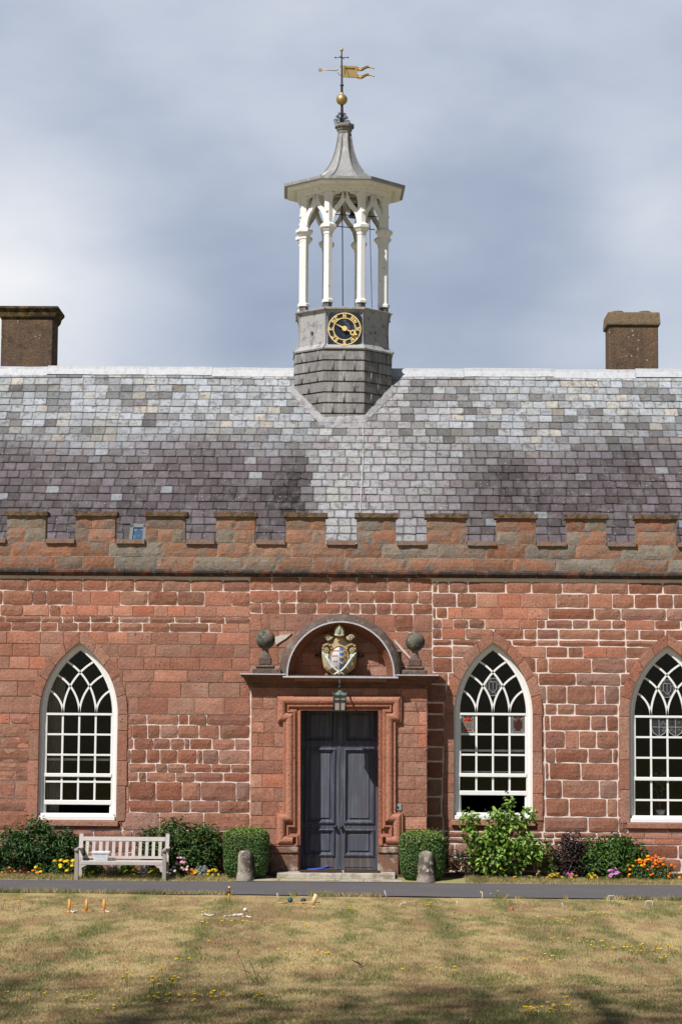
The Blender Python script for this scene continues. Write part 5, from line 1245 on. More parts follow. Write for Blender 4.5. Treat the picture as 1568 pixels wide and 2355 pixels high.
for i in range(241):
    x = -12+i*.1; V += [(x, bed_edge(x)-.02, vz(-.88)-.01), (x, bed_edge(x)+.06, .075+.03*vn(np.array([x*3]), np.array([0.]))[0]), (x, -.4, .10+.04*vn(np.array([x*4]), np.array([7.]))[0]), (x, .05, .13)]
so.add(V, [(i*4+k, (i+1)*4+k, (i+1)*4+k+1, i*4+k+1) for i in range(240) for k in range(3)]); so.build('flower_bed', M['soil'], None, 'structure')

# ---- grass: blades in their thousands
def grass(name, X, Y, Z, h0, h1, gshift=0.0, lab=None, cat='grass', wid=.006):
    n = len(X); gr, br = lawn_tone(X, Y); gr = np.clip(gr+gshift, 0, 1)
    pick = rng.random(n) < (.06+.86*gr)
    straw, tan_, grn, grn2 = STRAW, TAN, GREEN, GREEN2
    c = straw[None]*(1-br[:, None])+tan_[None]*br[:, None]
    gg = np.where(rng.random(n)[:, None] < .5, grn[None], grn2[None]); c = np.where(pick[:, None], gg, c)*rng.uniform(.72, 1.2, n)[:, None]*lawn_gain(X, Y)[:, None]
    h = rng.uniform(h0, h1, n)*(.8+.5*gr); a = rng.uniform(0, 2*np.pi, n); ln = rng.uniform(.2, 1.1, n)*h; la = rng.uniform(0, 2*np.pi, n); w_ = wid*rng.uniform(.7, 1.4, n)
    dx, dy = np.cos(a)*w_, np.sin(a)*w_; V = np.empty((n, 3, 3))
    V[:, 0] = np.stack([X-dx, Y-dy, Z-.004], 1); V[:, 1] = np.stack([X+dx, Y+dy, Z-.004], 1); V[:, 2] = np.stack([X+np.cos(la)*ln, Y+np.sin(la)*ln, Z+h], 1)
    o = quick(name, V.reshape(-1, 3), np.arange(3*n).reshape(n, 3), np.repeat(c, 3, 0), M['blade'])
    return tag(o, lab, cat, None, 'stuff')
NB = 330000
yy = -DIST+1/(1/19.0+(1/38.6-1/19.0)*rng.random(NB)**1.0*1.0); 
dd = yy+DIST; xx = (rng.random(NB)*2-1)*(dd*.178+.35)-dd*.0122
ok = yy < np.array([-6.0]*NB); ybv = np.interp(xx, [-9, 9], [YB(-9), YB(9)]); ok = yy < ybv+.06*(vn(xx*3, xx*0+9., 4)-.35)
xx, yy = xx[ok], yy[ok]
sc_ = np.clip((yy+DIST)/38, .45, 1)
grass('lawn_grass', xx, yy, np.zeros(len(xx)), .012, .034, 0, 'parched straw coloured lawn grass with green patches and faint mowing stripes', 'grass', .0045)
NV = 42000
xx = rng.uniform(-9, 9, NV); yy = -1.63+rng.random(NV)*.80; keep = (np.abs(xx-.0) > 1.9)
keep &= ~((xx > PX(545, -1.4)) & (xx < PX(1000, -1.4))); xx, yy = xx[keep], yy[keep]
grass('verge_grass', xx, yy, np.clip((yy+1.62)*.075, 0, .1)+.012, .02, .06, .38, 'short greener grass on the strip between drive and flower bed', 'grass', .005)
ne = 8000; xx = rng.uniform(-8.5, 8.5, ne); yy = np.interp(xx, [-9, 9], [YB(-9), YB(9)])+rng.normal(0, .05, ne)-.04
sel = fbm(xx*1.6, xx*0, 77, 3) > .47; xx, yy = xx[sel], yy[sel]
grass('edge_grass', xx, yy, np.zeros(len(xx))+.01, .03, .09, .35, 'longer grass tufts along the near edge of the drive', 'grass', .006)

# ------------------------------------------------------------------ leaves, shrubs and flowers
def leaf_mesh(name, pts, nrm, length, width, cols, parent, droop=.25, mat='leaf'):
    n = len(pts); nrm = nrm/np.linalg.norm(nrm, axis=1, keepdims=True)
    t = rng.normal(size=(n, 3)); t -= nrm*(t*nrm).sum(1, keepdims=True); t /= np.linalg.norm(t, axis=1, keepdims=True)
    s_ = np.cross(nrm, t); L_ = (length*rng.uniform(.7, 1.3, n))[:, None]; W_ = (width*rng.uniform(.75, 1.25, n))[:, None]
    V = np.empty((n, 6, 3)); fold = nrm*W_*.35
    V[:, 0] = pts-t*L_*.5; V[:, 1] = pts-t*L_*.08+s_*W_*.5+fold; V[:, 2] = pts+t*L_*.22+s_*W_*.36+fold*.8-nrm*L_*droop*.3
    V[:, 3] = pts+t*L_*.5-nrm*L_*droop; V[:, 4] = pts+t*L_*.22-s_*W_*.36+fold*.8-nrm*L_*droop*.3; V[:, 5] = pts-t*L_*.08-s_*W_*.5+fold
    b = (np.arange(n)*6)[:, None]; F_ = np.concatenate([b+np.array([[0, 1, 2, 3]]), b+np.array([[0, 3, 4, 5]])], 0)
    return quick(name, V.reshape(-1, 3), F_, np.repeat(cols, 6, 0), M[mat], parent)
def pick_cols(n, cols, w=None, var=.22):
    c = np.array(cols)[rng.choice(len(cols), n, p=w)]; return c*rng.uniform(1-var, 1+var, n)[:, None]
def shrub(name, label, cat, base, lobes, n, ll, lw, cols, group=None, shell=.62, stems=7, up=.5, clump=1.0, w=None, tips=None):
    """lobes: (dx, dy, dz, rx, ry, rz) ellipsoids about the base; leaves gather in sprays with gaps between"""
    root = empty(name, base, label, cat, group); bx, by, bz = base
    vol = np.array([l[3]*l[4]*l[5] for l in lobes])**.7; vol /= vol.sum(); which = rng.choice(len(lobes), n, p=vol); L_ = np.array(lobes)
    ns = max(8, n//14); wl_ = rng.choice(len(lobes), ns, p=vol)
    d = rng.normal(size=(ns, 3)); d /= np.linalg.norm(d, axis=1, keepdims=True); r = (shell+(1-shell)*rng.random(ns))[:, None]
    sc = L_[wl_][:, :3]+d*r*L_[wl_][:, 3:6]                                           # spray centres
    k = rng.integers(0, ns, n); off = rng.normal(size=(n, 3)); off /= np.maximum(np.linalg.norm(off, axis=1, keepdims=True), 1e-6)
    p = sc[k]+off*(rng.random(n)**.5)[:, None]*ll*2.1*clump; outw = d[k]
    p[:, 2] = np.maximum(p[:, 2], .02+.05*rng.random(n)); p[:, 1] = np.minimum(p[:, 1], -by-.06)
    nrm = outw*.7+rng.normal(size=(n, 3))*.55+np.array([0, -.15, up])
    c = pick_cols(n, cols, w); 
    if tips is not None:
        f = np.clip((d[k][:, 2]+.25)*1.2, 0, 1)*(rng.random(n) < .45); c = c*(1-f[:, None])+np.array(tips)*f[:, None]*rng.uniform(.85, 1.15, n)[:, None]
    leaf_mesh('foliage', p+np.array(base), nrm, ll, lw, c, root)
    st = MB()
    for i in range(stems):
        j = rng.integers(0, ns); e = sc[j]; q0 = Vector((U(-.08, .08)+e[0]*.25, U(-.05, .05)+e[1]*.25, -.02))
        st.tube([Vector(base)+q0, Vector(base)+q0.lerp(Vector(e), .5)+Vector((U(-.03, .03), 0, .04)), Vector(base)+Vector(e)], [.012, .008, .004], 5)
    st.build('stem', M['bark'], root)
    return root
def bp(x, Y, z=None):                                              # bed position under picture x
    return (PX(x, Y, 1990), Y, vz(Y) if z is None else z)
GRN = [(.045, .10, .025), (.062, .135, .03), (.036, .078, .02), (.09, .165, .035)]
# big dark shrubs left
b = bp(92, -.5); shrub('shrub', 'dark green bush left of the bench below the left window', 'shrub', b, [(-.52, 0, .42, .38, .28, .42), (-.05, 0, .52, .42, .32, .48), (.40, 0, .36, .42, .28, .42), (.72, .05, .30, .25, .2, .38), (-.85, 0, .24, .25, .2, .28)], 6500, .085, .032, GRN[:3], 'bushes against the wall', w=[.4, .3, .3])
b = bp(425, -.48); shrub('shrub', 'tall dark green bush with yellowish tips between the bench and the left box bush', 'shrub', b, [(-.12, 0, .58, .46, .32, .50), (.36, 0, .5, .42, .30, .46), (-.55, 0, .45, .34, .24, .38), (.1, -.08, .3, .6, .3, .32), (-.75, .05, .62, .22, .15, .18)], 7500, .085, .032, GRN[:3]+[(.16, .19, .03)], 'bushes against the wall', w=[.38, .28, .22, .12])
b = bp(1405, -.5); shrub('shrub', 'rounded mid green bush between the purple bush and the orange marigolds', 'shrub', b, [(-.30, 0, .38, .32, .28, .34), (.12, 0, .40, .36, .30, .36), (.42, 0, .30, .26, .26, .30), (0, -.1, .2, .6, .25, .2)], 5500, .085, .034, [(.06, .13, .02), (.045, .10, .018), (.10, .18, .028)], 'bushes against the wall', w=[.4, .35, .25])
b = bp(1312, -.52); shrub('purple_shrub', 'dark purple leaved bush beside the light green shrub', 'shrub', b, [(-.02, 0, .62, .22, .18, .24), (-.06, 0, .36, .27, .2, .3), (.12, 0, .35, .22, .2, .3), (.05, 0, .15, .33, .2, .16)], 2600, .062, .032, [(.028, .018, .022), (.045, .024, .028), (.03, .03, .022), (.10, .05, .045)], None, up=.4)
b = bp(1158, -.62); shrub('leafy_shrub', 'tall light green shrub with large leaves under the right window sill', 'shrub', b, [(-.05, 0, .95, .34, .26, .40), (.25, 0, .72, .38, .28, .42), (-.35, 0, .72, .36, .28, .36), (0, -.05, .38, .62, .3, .36), (.05, 0, 1.36, .10, .10, .24), (-.62, 0, 1.08, .2, .14, .15), (.52, 0, 1.02, .16, .14, .34), (.62, 0, .4, .2, .2, .3), (-.34, 0, 1.22, .08, .1, .17), (-.52, 0, .55, .2, .15, .12)], 1650, .115, .064, [(.21, .34, .055), (.16, .28, .045), (.27, .40, .08), (.10, .19, .03)], None, shell=.3, stems=30, up=.6, clump=.8)
b = bp(1065, -.4); shrub('fern', 'dark low ferny plant in the shade right of the right box bush', 'plant', b, [(-.12, 0, .22, .28, .15, .25), (.2, 0, .18, .25, .15, .2)], 900, .07, .02, [(.03, .06, .018), (.02, .045, .014)], None)
b = bp(1268, -.55); shrub('small_shrub', 'small olive green plant at the foot of the light green shrub', 'plant', b, [(0, 0, .22, .12, .1, .22), (-.05, -.05, .1, .2, .1, .1)], 420, .06, .022, [(.12, .16, .03), (.08, .12, .025)], None)
# clipped box
def box_bush(label, x, y0, y1, x0, x1, Y):
    a, bb = P(x0, 1960, Y).x, P(x1, 1960, Y).x; zt = PZ(y0, Y, x); base = ((a+bb)/2, Y, vz(Y)-.02); hx = (bb-a)/2; H = zt-base[2]
    root = empty('box_bush', base, label, 'clipped bush', 'clipped box bushes flanking the door')
    n = 15000; u = rng.normal(size=(n, 3)); u /= np.linalg.norm(u, axis=1, keepdims=True); e = 4.2
    k = (np.abs(u)**e).sum(1)**(-1/e); p = u*k[:, None]; p = p*(1-.16*rng.random(n)**2.2)[:, None]
    nr = np.sign(p)*np.abs(p)**(e-1); nr /= np.linalg.norm(nr, axis=1, keepdims=True)
    bumpy = .045*(fbm(p[:, 0]*2.2+9+p[:, 1], p[:, 2]*2.2+p[:, 1]*2, 31, 3)-.5)*2
    q_ = p*(1+bumpy[:, None])*np.array([hx, hx*.92, H/2])+np.array([0, 0, H/2]); q_[:, 0] *= .94+.06*(q_[:, 2]/H)
    q_[:, 2] = np.maximum(q_[:, 2], .02)
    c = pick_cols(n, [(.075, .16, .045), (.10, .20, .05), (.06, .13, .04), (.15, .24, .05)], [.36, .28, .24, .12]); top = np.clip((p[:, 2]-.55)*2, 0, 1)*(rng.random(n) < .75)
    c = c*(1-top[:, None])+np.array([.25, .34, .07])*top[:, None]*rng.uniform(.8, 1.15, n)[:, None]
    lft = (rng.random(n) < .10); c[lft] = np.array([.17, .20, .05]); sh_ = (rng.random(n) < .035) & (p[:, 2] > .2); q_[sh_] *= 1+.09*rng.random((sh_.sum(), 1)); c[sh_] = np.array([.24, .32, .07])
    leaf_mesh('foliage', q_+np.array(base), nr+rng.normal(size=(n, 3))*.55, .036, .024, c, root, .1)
    st = MB(); 
    for i in range(9): st.tube([Vector(base)+Vector((U(-.05, .05), U(-.05, .05), -.02)), Vector(base)+Vector((U(-.3, .3)*1, U(-.3, .3), H*.45)), Vector(base)+Vector((U(-.4, .4), U(-.35, .35), H*.8))], [.02, .012, .005], 5)
    st.build('stem', M['bark'], root)
box_bush('clipped green box bush left of the doorway behind the left stone bollard', 567, 1904, 2012, 513, 620, -1.02)
box_bush('clipped green box bush right of the doorway behind the right stone bollard', 970, 1911, 2016, 917, 1025, -1.02)
# flowering plants
def head_mesh(col, r, kind, centre=(.5, .25, .02)):
    m = MB()
    if kind == 'pom':
        m.lathe([(r*.5, -r*.35), (r, -.1*r), (r*.95, r*.2), (r*.6, r*.5), (.01, r*.58)], (0, 0, 0), 9, 0, col, 0, False, True)
    else:
        np_ = 5
        for i in range(np_):
            a = 2*math.pi*i/np_; a0, a1 = a-.55, a+.55
            m.add([(0, 0, 0), (r*.75*math.cos(a0), r*.75*math.sin(a0), .25*r), (r*1.05*math.cos(a), r*1.05*math.sin(a), .15*r), (r*.75*math.cos(a1), r*.75*math.sin(a1), .25*r)], [(0, 1, 2, 3)], tuple(v*U(.85, 1.1) for v in col))
        m.lathe([(r*.25, 0), (r*.22, r*.18), (.01, r*.22)], (0, 0, 0), 6, 0, centre, 0, False, False)
    return m
def flower_plant(name, label, base, w_, h, d_, nleaf, leafc, heads, nheads, r, kind='pom', ll=.045, lw=.022, cat='flowers', group='flowering plants in the bed', flat=.35):
    root = empty(name, base, label, cat, group)
    u = rng.normal(size=(nleaf, 3)); u /= np.linalg.norm(u, axis=1, keepdims=True); u *= (rng.random(nleaf)**.4)[:, None]; u[:, 2] = np.abs(u[:, 2])
    p = u*np.array([w_/2, d_/2, h*.9]); p[:, 2] += .02
    leaf_mesh('foliage', p+np.array(base), u+rng.normal(size=(nleaf, 3))*.6+np.array([0, -.1, .4]), ll, lw, pick_cols(nleaf, leafc), root)
    protos = []
    for i in range(nheads):
        j = i % len(heads)
        a = U(0, 2*math.pi); el = U(.1, 1.45); v = Vector((math.cos(a)*math.cos(el)*w_/2, -abs(math.sin(a))*math.cos(el)*d_/2, math.sin(el)*h))*U(.85, 1.08)
        v.z = max(v.z, .05)
        if len(protos) <= j:
            o = head_mesh(heads[j], r, kind).build('flower_head', M['petal'], root); protos.append(o)
        else: o = protos[j].copy(); COL.objects.link(o)
        o.location = v; o.rotation_euler = (U(.35, 1.25) if kind != 'pom' else U(.1, .7), 0, U(-.6, .6)); s_ = U(.8, 1.2); o.scale = (s_, s_, s_)
    return root
LG = [(.09, .17, .03), (.06, .12, .025), (.13, .20, .045)]; SIL = [(.42, .45, .42), (.30, .34, .32)]
YEL, ORA, RED, PNK, MAG, WHT = (.80, .52, .015), (.80, .24, .012), (.55, .06, .012), (.72, .30, .38), (.45, .04, .16), (.80, .68, .68)
fp = flower_plant
fp('marigold', 'yellow and orange marigolds just left of the bench', bp(148, -.82), .62, .34, .35, 900, LG, [YEL, (.80, .40, .012), YEL], 12, .042)
fp('marigold', 'low orange marigold far left below the dark green bush', bp(92, -.84), .28, .24, .25, 240, LG, [ORA, YEL], 4, .036)
fp('coleus', 'dark red leafy bedding plant at the far left of the bed', bp(56, -.86), .26, .14, .2, 260, [(.16, .012, .02), (.10, .01, .02)], [(.45, .22, .03)], 2, .03)
fp('coleus', 'rusty red and gold bedding plant at the left edge', bp(22, -.86), .26, .17, .2, 240, [(.26, .05, .02), (.35, .16, .03), (.12, .10, .03)], [(.5, .3, .03)], 3, .03)
fp('marigold', 'green bedding plant seen under the left end of the bench seat', bp(215, -.86), .5, .24, .3, 520, LG, [YEL], 2, .03)
fp('dusty_miller', 'silver leaved plant under the left half of the bench', bp(262, -.9), .32, .22, .25, 300, SIL, [(.4, .42, .4)], 1, .012, ll=.06, lw=.016)
fp('pansy', 'yellow pansies under the middle of the bench', bp(306, -.9), .26, .19, .25, 220, LG, [YEL, YEL, (.75, .36, .01)], 10, .03, 'open')
fp('hosta', 'big leaved green plant under the middle of the bench', bp(291, -.86), .4, .26, .3, 46, [(.20, .30, .07), (.15, .25, .05)], [YEL], 1, .02, ll=.15, lw=.10)
fp('dusty_miller', 'silver leaved plant under the right half of the bench', bp(334, -.88), .34, .26, .25, 330, SIL, [(.4, .42, .4)], 1, .012, ll=.06, lw=.016)
fp('pansy', 'yellow pansies in front of the right bench leg', bp(358, -.92), .30, .15, .25, 180, LG, [YEL, YEL, (.75, .36, .01)], 12, .03, 'open')
fp('rose', 'pink and white rose right of the bench', bp(416, -.86), .42, .36, .3, 420, LG, [WHT, PNK, (.80, .50, .55)], 18, .034)
fp('pansy', 'yellow pansies beside the pink rose', bp(441, -.92), .22, .17, .22, 140, LG, [YEL, YEL, (.5, .05, .05)], 9, .03, 'open')
fp('dusty_miller', 'silver leaved plant right of the pink rose', bp(464, -.88), .34, .24, .25, 340, SIL, [(.45, .47, .44)], 1, .012, ll=.06, lw=.016)
fp('pansy', 'yellow pansies against the left box bush', bp(493, -.94), .30, .17, .22, 160, LG, [YEL, YEL, (.75, .36, .01)], 12, .03, 'open')
fp('marigold', 'broad bank of orange marigolds at the right end of the bed', bp(1497, -.80), 1.05, .44, .5, 1700, [(.07, .13, .03), (.10, .16, .05)], [(.75, .12, .01), ORA, (.80, .36, .012), (.78, .17, .01)], 62, .032)
fp('petunia', 'pink petunias left of the orange marigolds', bp(1410, -.88), .34, .22, .3, 260, LG, [(.72, .22, .62), (.70, .30, .66)], 14, .036, 'open')
fp('pansy', 'yellow pansies in front of the rounded mid green bush', bp(1359, -.92), .26, .13, .22, 150, LG, [YEL, (.80, .45, .01)], 9, .028, 'open')
fp('petunia', 'magenta petunias in front of the purple bush', bp(1311, -.92), .30, .12, .22, 150, LG, [MAG, (.55, .06, .35), (.65, .40, .02)], 9, .028, 'open')
fp('pansy', 'orange yellow pansies right of the light green shrub', bp(1276, -.92), .32, .13, .22, 150, LG, [(.80, .40, .012), YEL], 9, .028, 'open')
for i, (x, Y, z) in enumerate(((1152, -.9, .24), (1237, -.9, .13), (1216, -.94, .08), (1186, -.94, .06), (1116, -.95, .05))):
    fp('daisy', 'small yellow flower at the foot of the light green shrub', bp(x, Y), .10, z, .08, 26, LG, [YEL], 2, .02, 'open', cat='flowers', group='small yellow flowers under the light green shrub')

# ------------------------------------------------------------------ bench
BXL, BXR = P(172.5, 2000, -1.6).x, P(387, 2000, -1.6).x; BW = BXR-BXL
def bz_(y, Y=-1.6): return PZ(y, Y, 280)
BEN = empty('garden_bench', ((BXL+BXR)/2, -1.6, .012), 'weathered silver grey slatted wooden bench facing the drive', 'bench')
TK = (.47, .425, .40); TKd = (.33, .28, .25)
def bzz(zy, Y): return PZ((3250+zy*.3508)/1.7391, Y, 280)
def bxx(zx, Y): return P((200+zx*.3508)/1.7391, 1980, Y).x
fy, by_ = -1.6, -1.12
for a, b_ in ((284, 328), (1283, 1328)):
    m = MB(); m.box(bxx(a, fy), bxx(b_, fy), fy, fy+.07, -.01, bzz(440, fy)-.02, TKd, 0, .006); m.build('leg', M['teak'], BEN)
xb0, xb1 = bxx(325, by_), bxx(1353, by_)
for a, b_ in ((324, 370), (1310, 1354)):
    m = MB(); x0, x1 = bxx(a, by_), bxx(b_, by_); zs0 = .42; zt_ = bzz(242, by_+.1)
    V = []
    for y, z in ((by_, -.01), (by_, zs0), (by_+.14, zt_), (by_+.21, zt_), (by_+.07, zs0), (by_+.07, -.01)): V += [(x0, y, z), (x1, y, z)]
    m.add(V, [(0, 2, 3, 1), (2, 4, 5, 3), (4, 6, 7, 5), (6, 8, 9, 7), (8, 10, 11, 9)]+[(0, 10, 8, 2), (2, 8, 6, 4), (1, 3, 9, 11), (3, 5, 7, 9)], TK)
    m.box(x0-.002, x1+.002, by_+.135, by_+.215, zt_, zt_+.012, TKd); m.build('leg', M['teak'], BEN)
for a, b_, c in ((284, 328, 324), (1283, 1328, 1310)):
    m = MB(); x0, x1 = bxx(a, fy)-.012, bxx(b_, fy)+.012; za_ = bzz(440, fy); xo = bxx(c+6, by_)
    m.box(x0, x1, fy-.035, fy+.05, za_-.03, za_+.055, (.24, .205, .185), 0, .03); V = []
    for y, z, xl_, xr_ in ((fy+.03, za_+.055, x0, x1), (fy+.25, za_+.045, x0+.01, x1+.01), (by_+.08, za_+.06, xo, xo+.085)): V += [(xl_, y, z), (xr_, y, z), (xl_, y, z-.035), (xr_, y, z-.035)]
    m.add(V, [(0, 1, 5, 4), (4, 5, 9, 8), (2, 6, 7, 3), (6, 10, 11, 7), (0, 4, 6, 2), (4, 8, 10, 6), (1, 3, 7, 5), (5, 7, 11, 9)], TK); m.build('armrest', M['teak'], BEN)
    m = MB(); m.box(x0+.02, x0+.07, fy+.07, by_, .30, .36, TKd, 0, .005); m.build('side_rail', M['teak'], BEN)
m = MB(); zr1, zr0 = bzz(558, fy), bzz(600, fy); m.box(bxx(330, fy), bxx(1283, fy), fy+.012, fy+.045, zr0, zr1, TK, 0, .006)
for s_, a in ((1, 332), (-1, 1283)): x = bxx(a, fy); m.prism([(x, zr0-.001), (x+s_*.15, zr0-.001), (x+s_*.12, zr0-.02), (x+s_*.06, zr0-.05), (x+s_*.035, zr0-.12), (x, zr0-.13)], fy+.014, fy+.043, TK)
m.build('front_rail', M['teak'], BEN)
for i in range(6):
    m = MB(); y = fy+.055+i*.073; m.box(bxx(330, fy), bxx(1283, fy), y, y+.058, zr1-.012-.012*math.sin(i*.6), zr1+.006-.012*math.sin(i*.6), TK, 0, .005); m.build('seat_slat', M['teak'], BEN)
def backy(z): return by_+.14*max(0, (z-.42))/(bzz(242, by_+.1)-.42)
zt1, zt0 = bzz(276, by_+.12), bzz(322, by_+.12)
def tilted(x0, x1, z0, z1, th, col, o=0.0):
    m = MB(); y0_, y1_ = backy(z0)+o, backy(z1)+o
    m.add([(x0, y0_, z0), (x1, y0_, z0), (x1, y1_, z1), (x0, y1_, z1), (x0, y0_+th, z0), (x1, y0_+th, z0), (x1, y1_+th, z1), (x0, y1_+th, z1)], [(0, 1, 2, 3), (5, 4, 7, 6), (3, 2, 6, 7), (4, 5, 1, 0), (1, 5, 6, 2), (4, 0, 3, 7)], col); return m
tilted(bxx(368, by_+.12), bxx(1312, by_+.12), zt0, zt1, .035, TK, -.005).build('top_rail', M['teak'], BEN)
tilted(bxx(368, by_), bxx(1312, by_), .40, .45, .035, TK, .0).build('back_rail', M['teak'], BEN)
for i in range(12):
    c = 423+i*75.6; tilted(bxx(c-18, by_+.05), bxx(c+18, by_+.05), .44, zt0+.004, .018, tuple(v*U(.9, 1.1) for v in TK), .006).build('back_slat', M['teak'], BEN)
# plastic tub on the seat
tx0, tx1 = bxx(497, -1.35), bxx(668, -1.35); tzb, tzt = bzz(562, fy)+.010, bzz(468, -1.35); tb = empty('plastic_tub', ((tx0+tx1)/2, -1.33, tzb), 'translucent white plastic tub with a lid left on the bench seat', 'plastic tub')
m = MB(); V = []
for z, o in ((tzb, -.012), (tzt, .0)): V += [(tx0-o, -1.42-o, z), (tx1+o, -1.42-o, z), (tx1+o, -1.22+o, z), (tx0-o, -1.22+o, z)]
m.add(V, [(0, 1, 5, 4), (1, 2, 6, 5), (2, 3, 7, 6), (3, 0, 4, 7), (3, 2, 1, 0)]); m.build('tub', M['tub'], tb)
m = MB(); lx0, lx1 = bxx(478, -1.35), bxx(688, -1.35); m.box(lx0, lx1, -1.445, -1.20, tzt+.001, tzt+.045, (1, 1, 1), 0, .012); m.build('lid', M['tub'], tb)
for x0, x1, c in ((.12, .42, (.22, .36, .45)), (.54, .82, (.24, .32, .22))):
    m = MB(); m.box(tx0+(tx1-tx0)*x0, tx0+(tx1-tx0)*x1, -1.39, -1.27, tzb+.012, tzb+.085, c, 0, .01); m.build('contents', M['plain'], tb)

# ------------------------------------------------------------------ doorstep and what lies on it
st = MB(); s0, s1 = P(636, 2005, -1.1).x, P(908, 2010, -1.1).x; n = 26
V = []
for i in range(n+1):
    x = s0+(s1-s0)*i/n
    for (y, z) in ((-1.1, .0), (-1.105, .06), (-1.1, .132), (-1.085, .152), (-.8, .157), (-.1, .16)): V.append((x+.0, y+.008*mnoise.noise((x*5, z*9, 2)), z+.006*mnoise.noise((x*4, y*4, 1))))
st.add(V, [(i*6+k, (i+1)*6+k, (i+1)*6+k+1, i*6+k+1) for i in range(n) for k in range(5)]+[(0, 1, 2, 3, 4, 5), tuple(range(n*6, n*6+6))[::-1]]); st.build('doorstep', M['pale'])
o = bpy.data.objects['doorstep']; tag(o, 'long pale lichened stone step in front of the double doors', 'doorstep')
for a, b, lab in ((574, 643, 'left kerb stone flush with the drive beside the doorstep'), (644, 770, 'long thin kerb stone in front of the left half of the doorstep'), (771, 836, 'short kerb stone in front of the right half of the doorstep'), (837, 926, 'right kerb stone flush with the drive beside the right bollard')):
    m = MB(); x0, x1 = P(a, 2020, -1.4).x, P(b, 2020, -1.4).x; rough_slab(m, x0+.008, x1-.008, -1.5, -1.13, .0, .042, .006, 8); ko = m.build('kerb_stone', M['pale']); tag(ko, lab, 'kerb stone', 'kerb stones before the doorstep')
pv = MB(); pv.add([(P(540, 2020, -1.4).x, -1.64, .02), (P(1000, 2020, -1.4).x, -1.64, .02), (P(1000, 2020, -1.4).x, -.5, .024), (P(540, 2020, -1.4).x, -.5, .024)], [(0, 1, 2, 3)]); pv.build('forecourt', M['asphalt'], None, 'structure')
for a, b, lab in ((690, 786, 'brown coir doormat before the left door leaf'), (791, 873, 'brown coir doormat before the right door leaf')):
    m = MB(); x0, x1 = P(a, 1998, -.8).x, P(b, 1998, -.8).x; rough_slab(m, x0, x1, -.95, -.60, .163, .188, .004, 8, (1, 1, 1)); mo_ = m.build('doormat', M['mat']); tag(mo_, lab, 'doormat', 'doormats at the double doors')
m = MB(); um0 = P(706, 1993, -.50); pts = [Vector((P(705, 1990, -.42).x, -.42, .19)), Vector((P(722, 1990, -.45).x, -.46, .19)), Vector((P(736, 1990, -.5).x, -.5, .20)), Vector((P(757, 1990, -.5).x, -.52, .235))]
m.tube(pts, [.012, .022, .028, .012], 7, (.03, .07, .42)); m.tube([p+Vector((.0, -.05, -.006)) for p in pts[:3]], [.01, .018, .016], 6, (.025, .06, .36)); m.tube([pts[3]+Vector((-.1, -.01, 0)), pts[3]+Vector((-.02, -.02, .03)), pts[3]+Vector((.02, 0, .0)), pts[3]+Vector((-.02, .01, -.02))], .012, 6, (.05, .11, .5))
uo = m.build('umbrella', M['plain']); tag(uo, 'folded bright blue umbrella lying on the doorstep against the left door', 'umbrella')
# bollards
def bollard(label, x, yt, yb, w_top, w_bot):
    Y = -1.45; c = P(x, yb, Y); H = PZ(yt, Y, x); sc = (DIST+Y)/F; rb, rt = w_bot*sc/2, w_top*sc/2
    root = (c.x, Y, .0); m = MB(); prof = [(rb*1.08, -.03), (rb*1.08, .10), (rb*1.0, .13), (rb*.94, H*.35), (rt*1.06, H-.14), (rt*1.02, H-.06), (rt*.82, H-.015), (rt*.4, H), (.01, H+.004)]
    n = 18; V = []
    for r, z in prof:
        for k in range(n):
            a = 2*math.pi*k/n; q_ = 1+.05*mnoise.noise((math.cos(a)*1.5+x, math.sin(a)*1.5, z*4)); V.append((root[0]+r*q_*math.cos(a), Y+r*q_*math.sin(a), z))
    m.add(V, [(i*n+k, i*n+(k+1) % n, (i+1)*n+(k+1) % n, (i+1)*n+k) for i in range(len(prof)-1) for k in range(n)], (1, 1, 1), 0, True)
    o = m.build('bollard', M['bollard']); tag(o, label, 'bollard', 'stone bollards beside the door')
bollard('lichened stone bollard in front of the left box bush', 563.5, 1955, 2023, 30, 38)
bollard('lichened stone bollard in front of the right box bush', 979, 1957.5, 2026, 32, 40)

# ------------------------------------------------------------------ things on the lawn
def gz(x, y): p = G(x, y); return p, (p.y+DIST)/F
OR_ = (.62, .27, .045)
def peg_stand(label, x, yt, yb, foot):
    p, s = gz(x, yb); h = (yb-yt)*s; root = empty('skittle_post', p, label, 'wooden post', 'orange wooden posts on the lawn')
    m = MB(); m.tube([(p.x, p.y, 0), (p.x, p.y, h)], .022, 10, OR_); m.tube([(p.x, p.y, h), (p.x, p.y, h+.012)], [.018, .010], 10, (.75, .5, .2)); m.build('post', M['wood'], root)
    m = MB(); m.box(p.x-.085, p.x+.085, p.y-.02, p.y+.02, .002, .016, OR_, 0, .004); 
    if foot: m.box(p.x-.02, p.x+.02, p.y-.10, p.y+.10, .003, .017, OR_, 0, .004)
    m.build('foot', M['wood'], root)
for a in (('thick orange wooden post standing on the lawn, leftmost of three', 160, 2070, 2099, 1), ('thinner orange wooden post between the other two on the lawn', 199.5, 2070, 2097, 0), ('orange wooden post with a white rope at its foot, rightmost of three', 240, 2070, 2098, 1)): peg_stand(*a)
p, s = gz(527, 2077); h = (2077-2039)*s; root = empty('winning_peg', p, 'yellow croquet peg with coloured bands standing near the drive', 'croquet peg')
m = MB(); m.tube([(p.x, p.y, -.01), (p.x, p.y, h)], .017, 10, (.62, .38, .08)); m.build('peg', M['wood'], root)
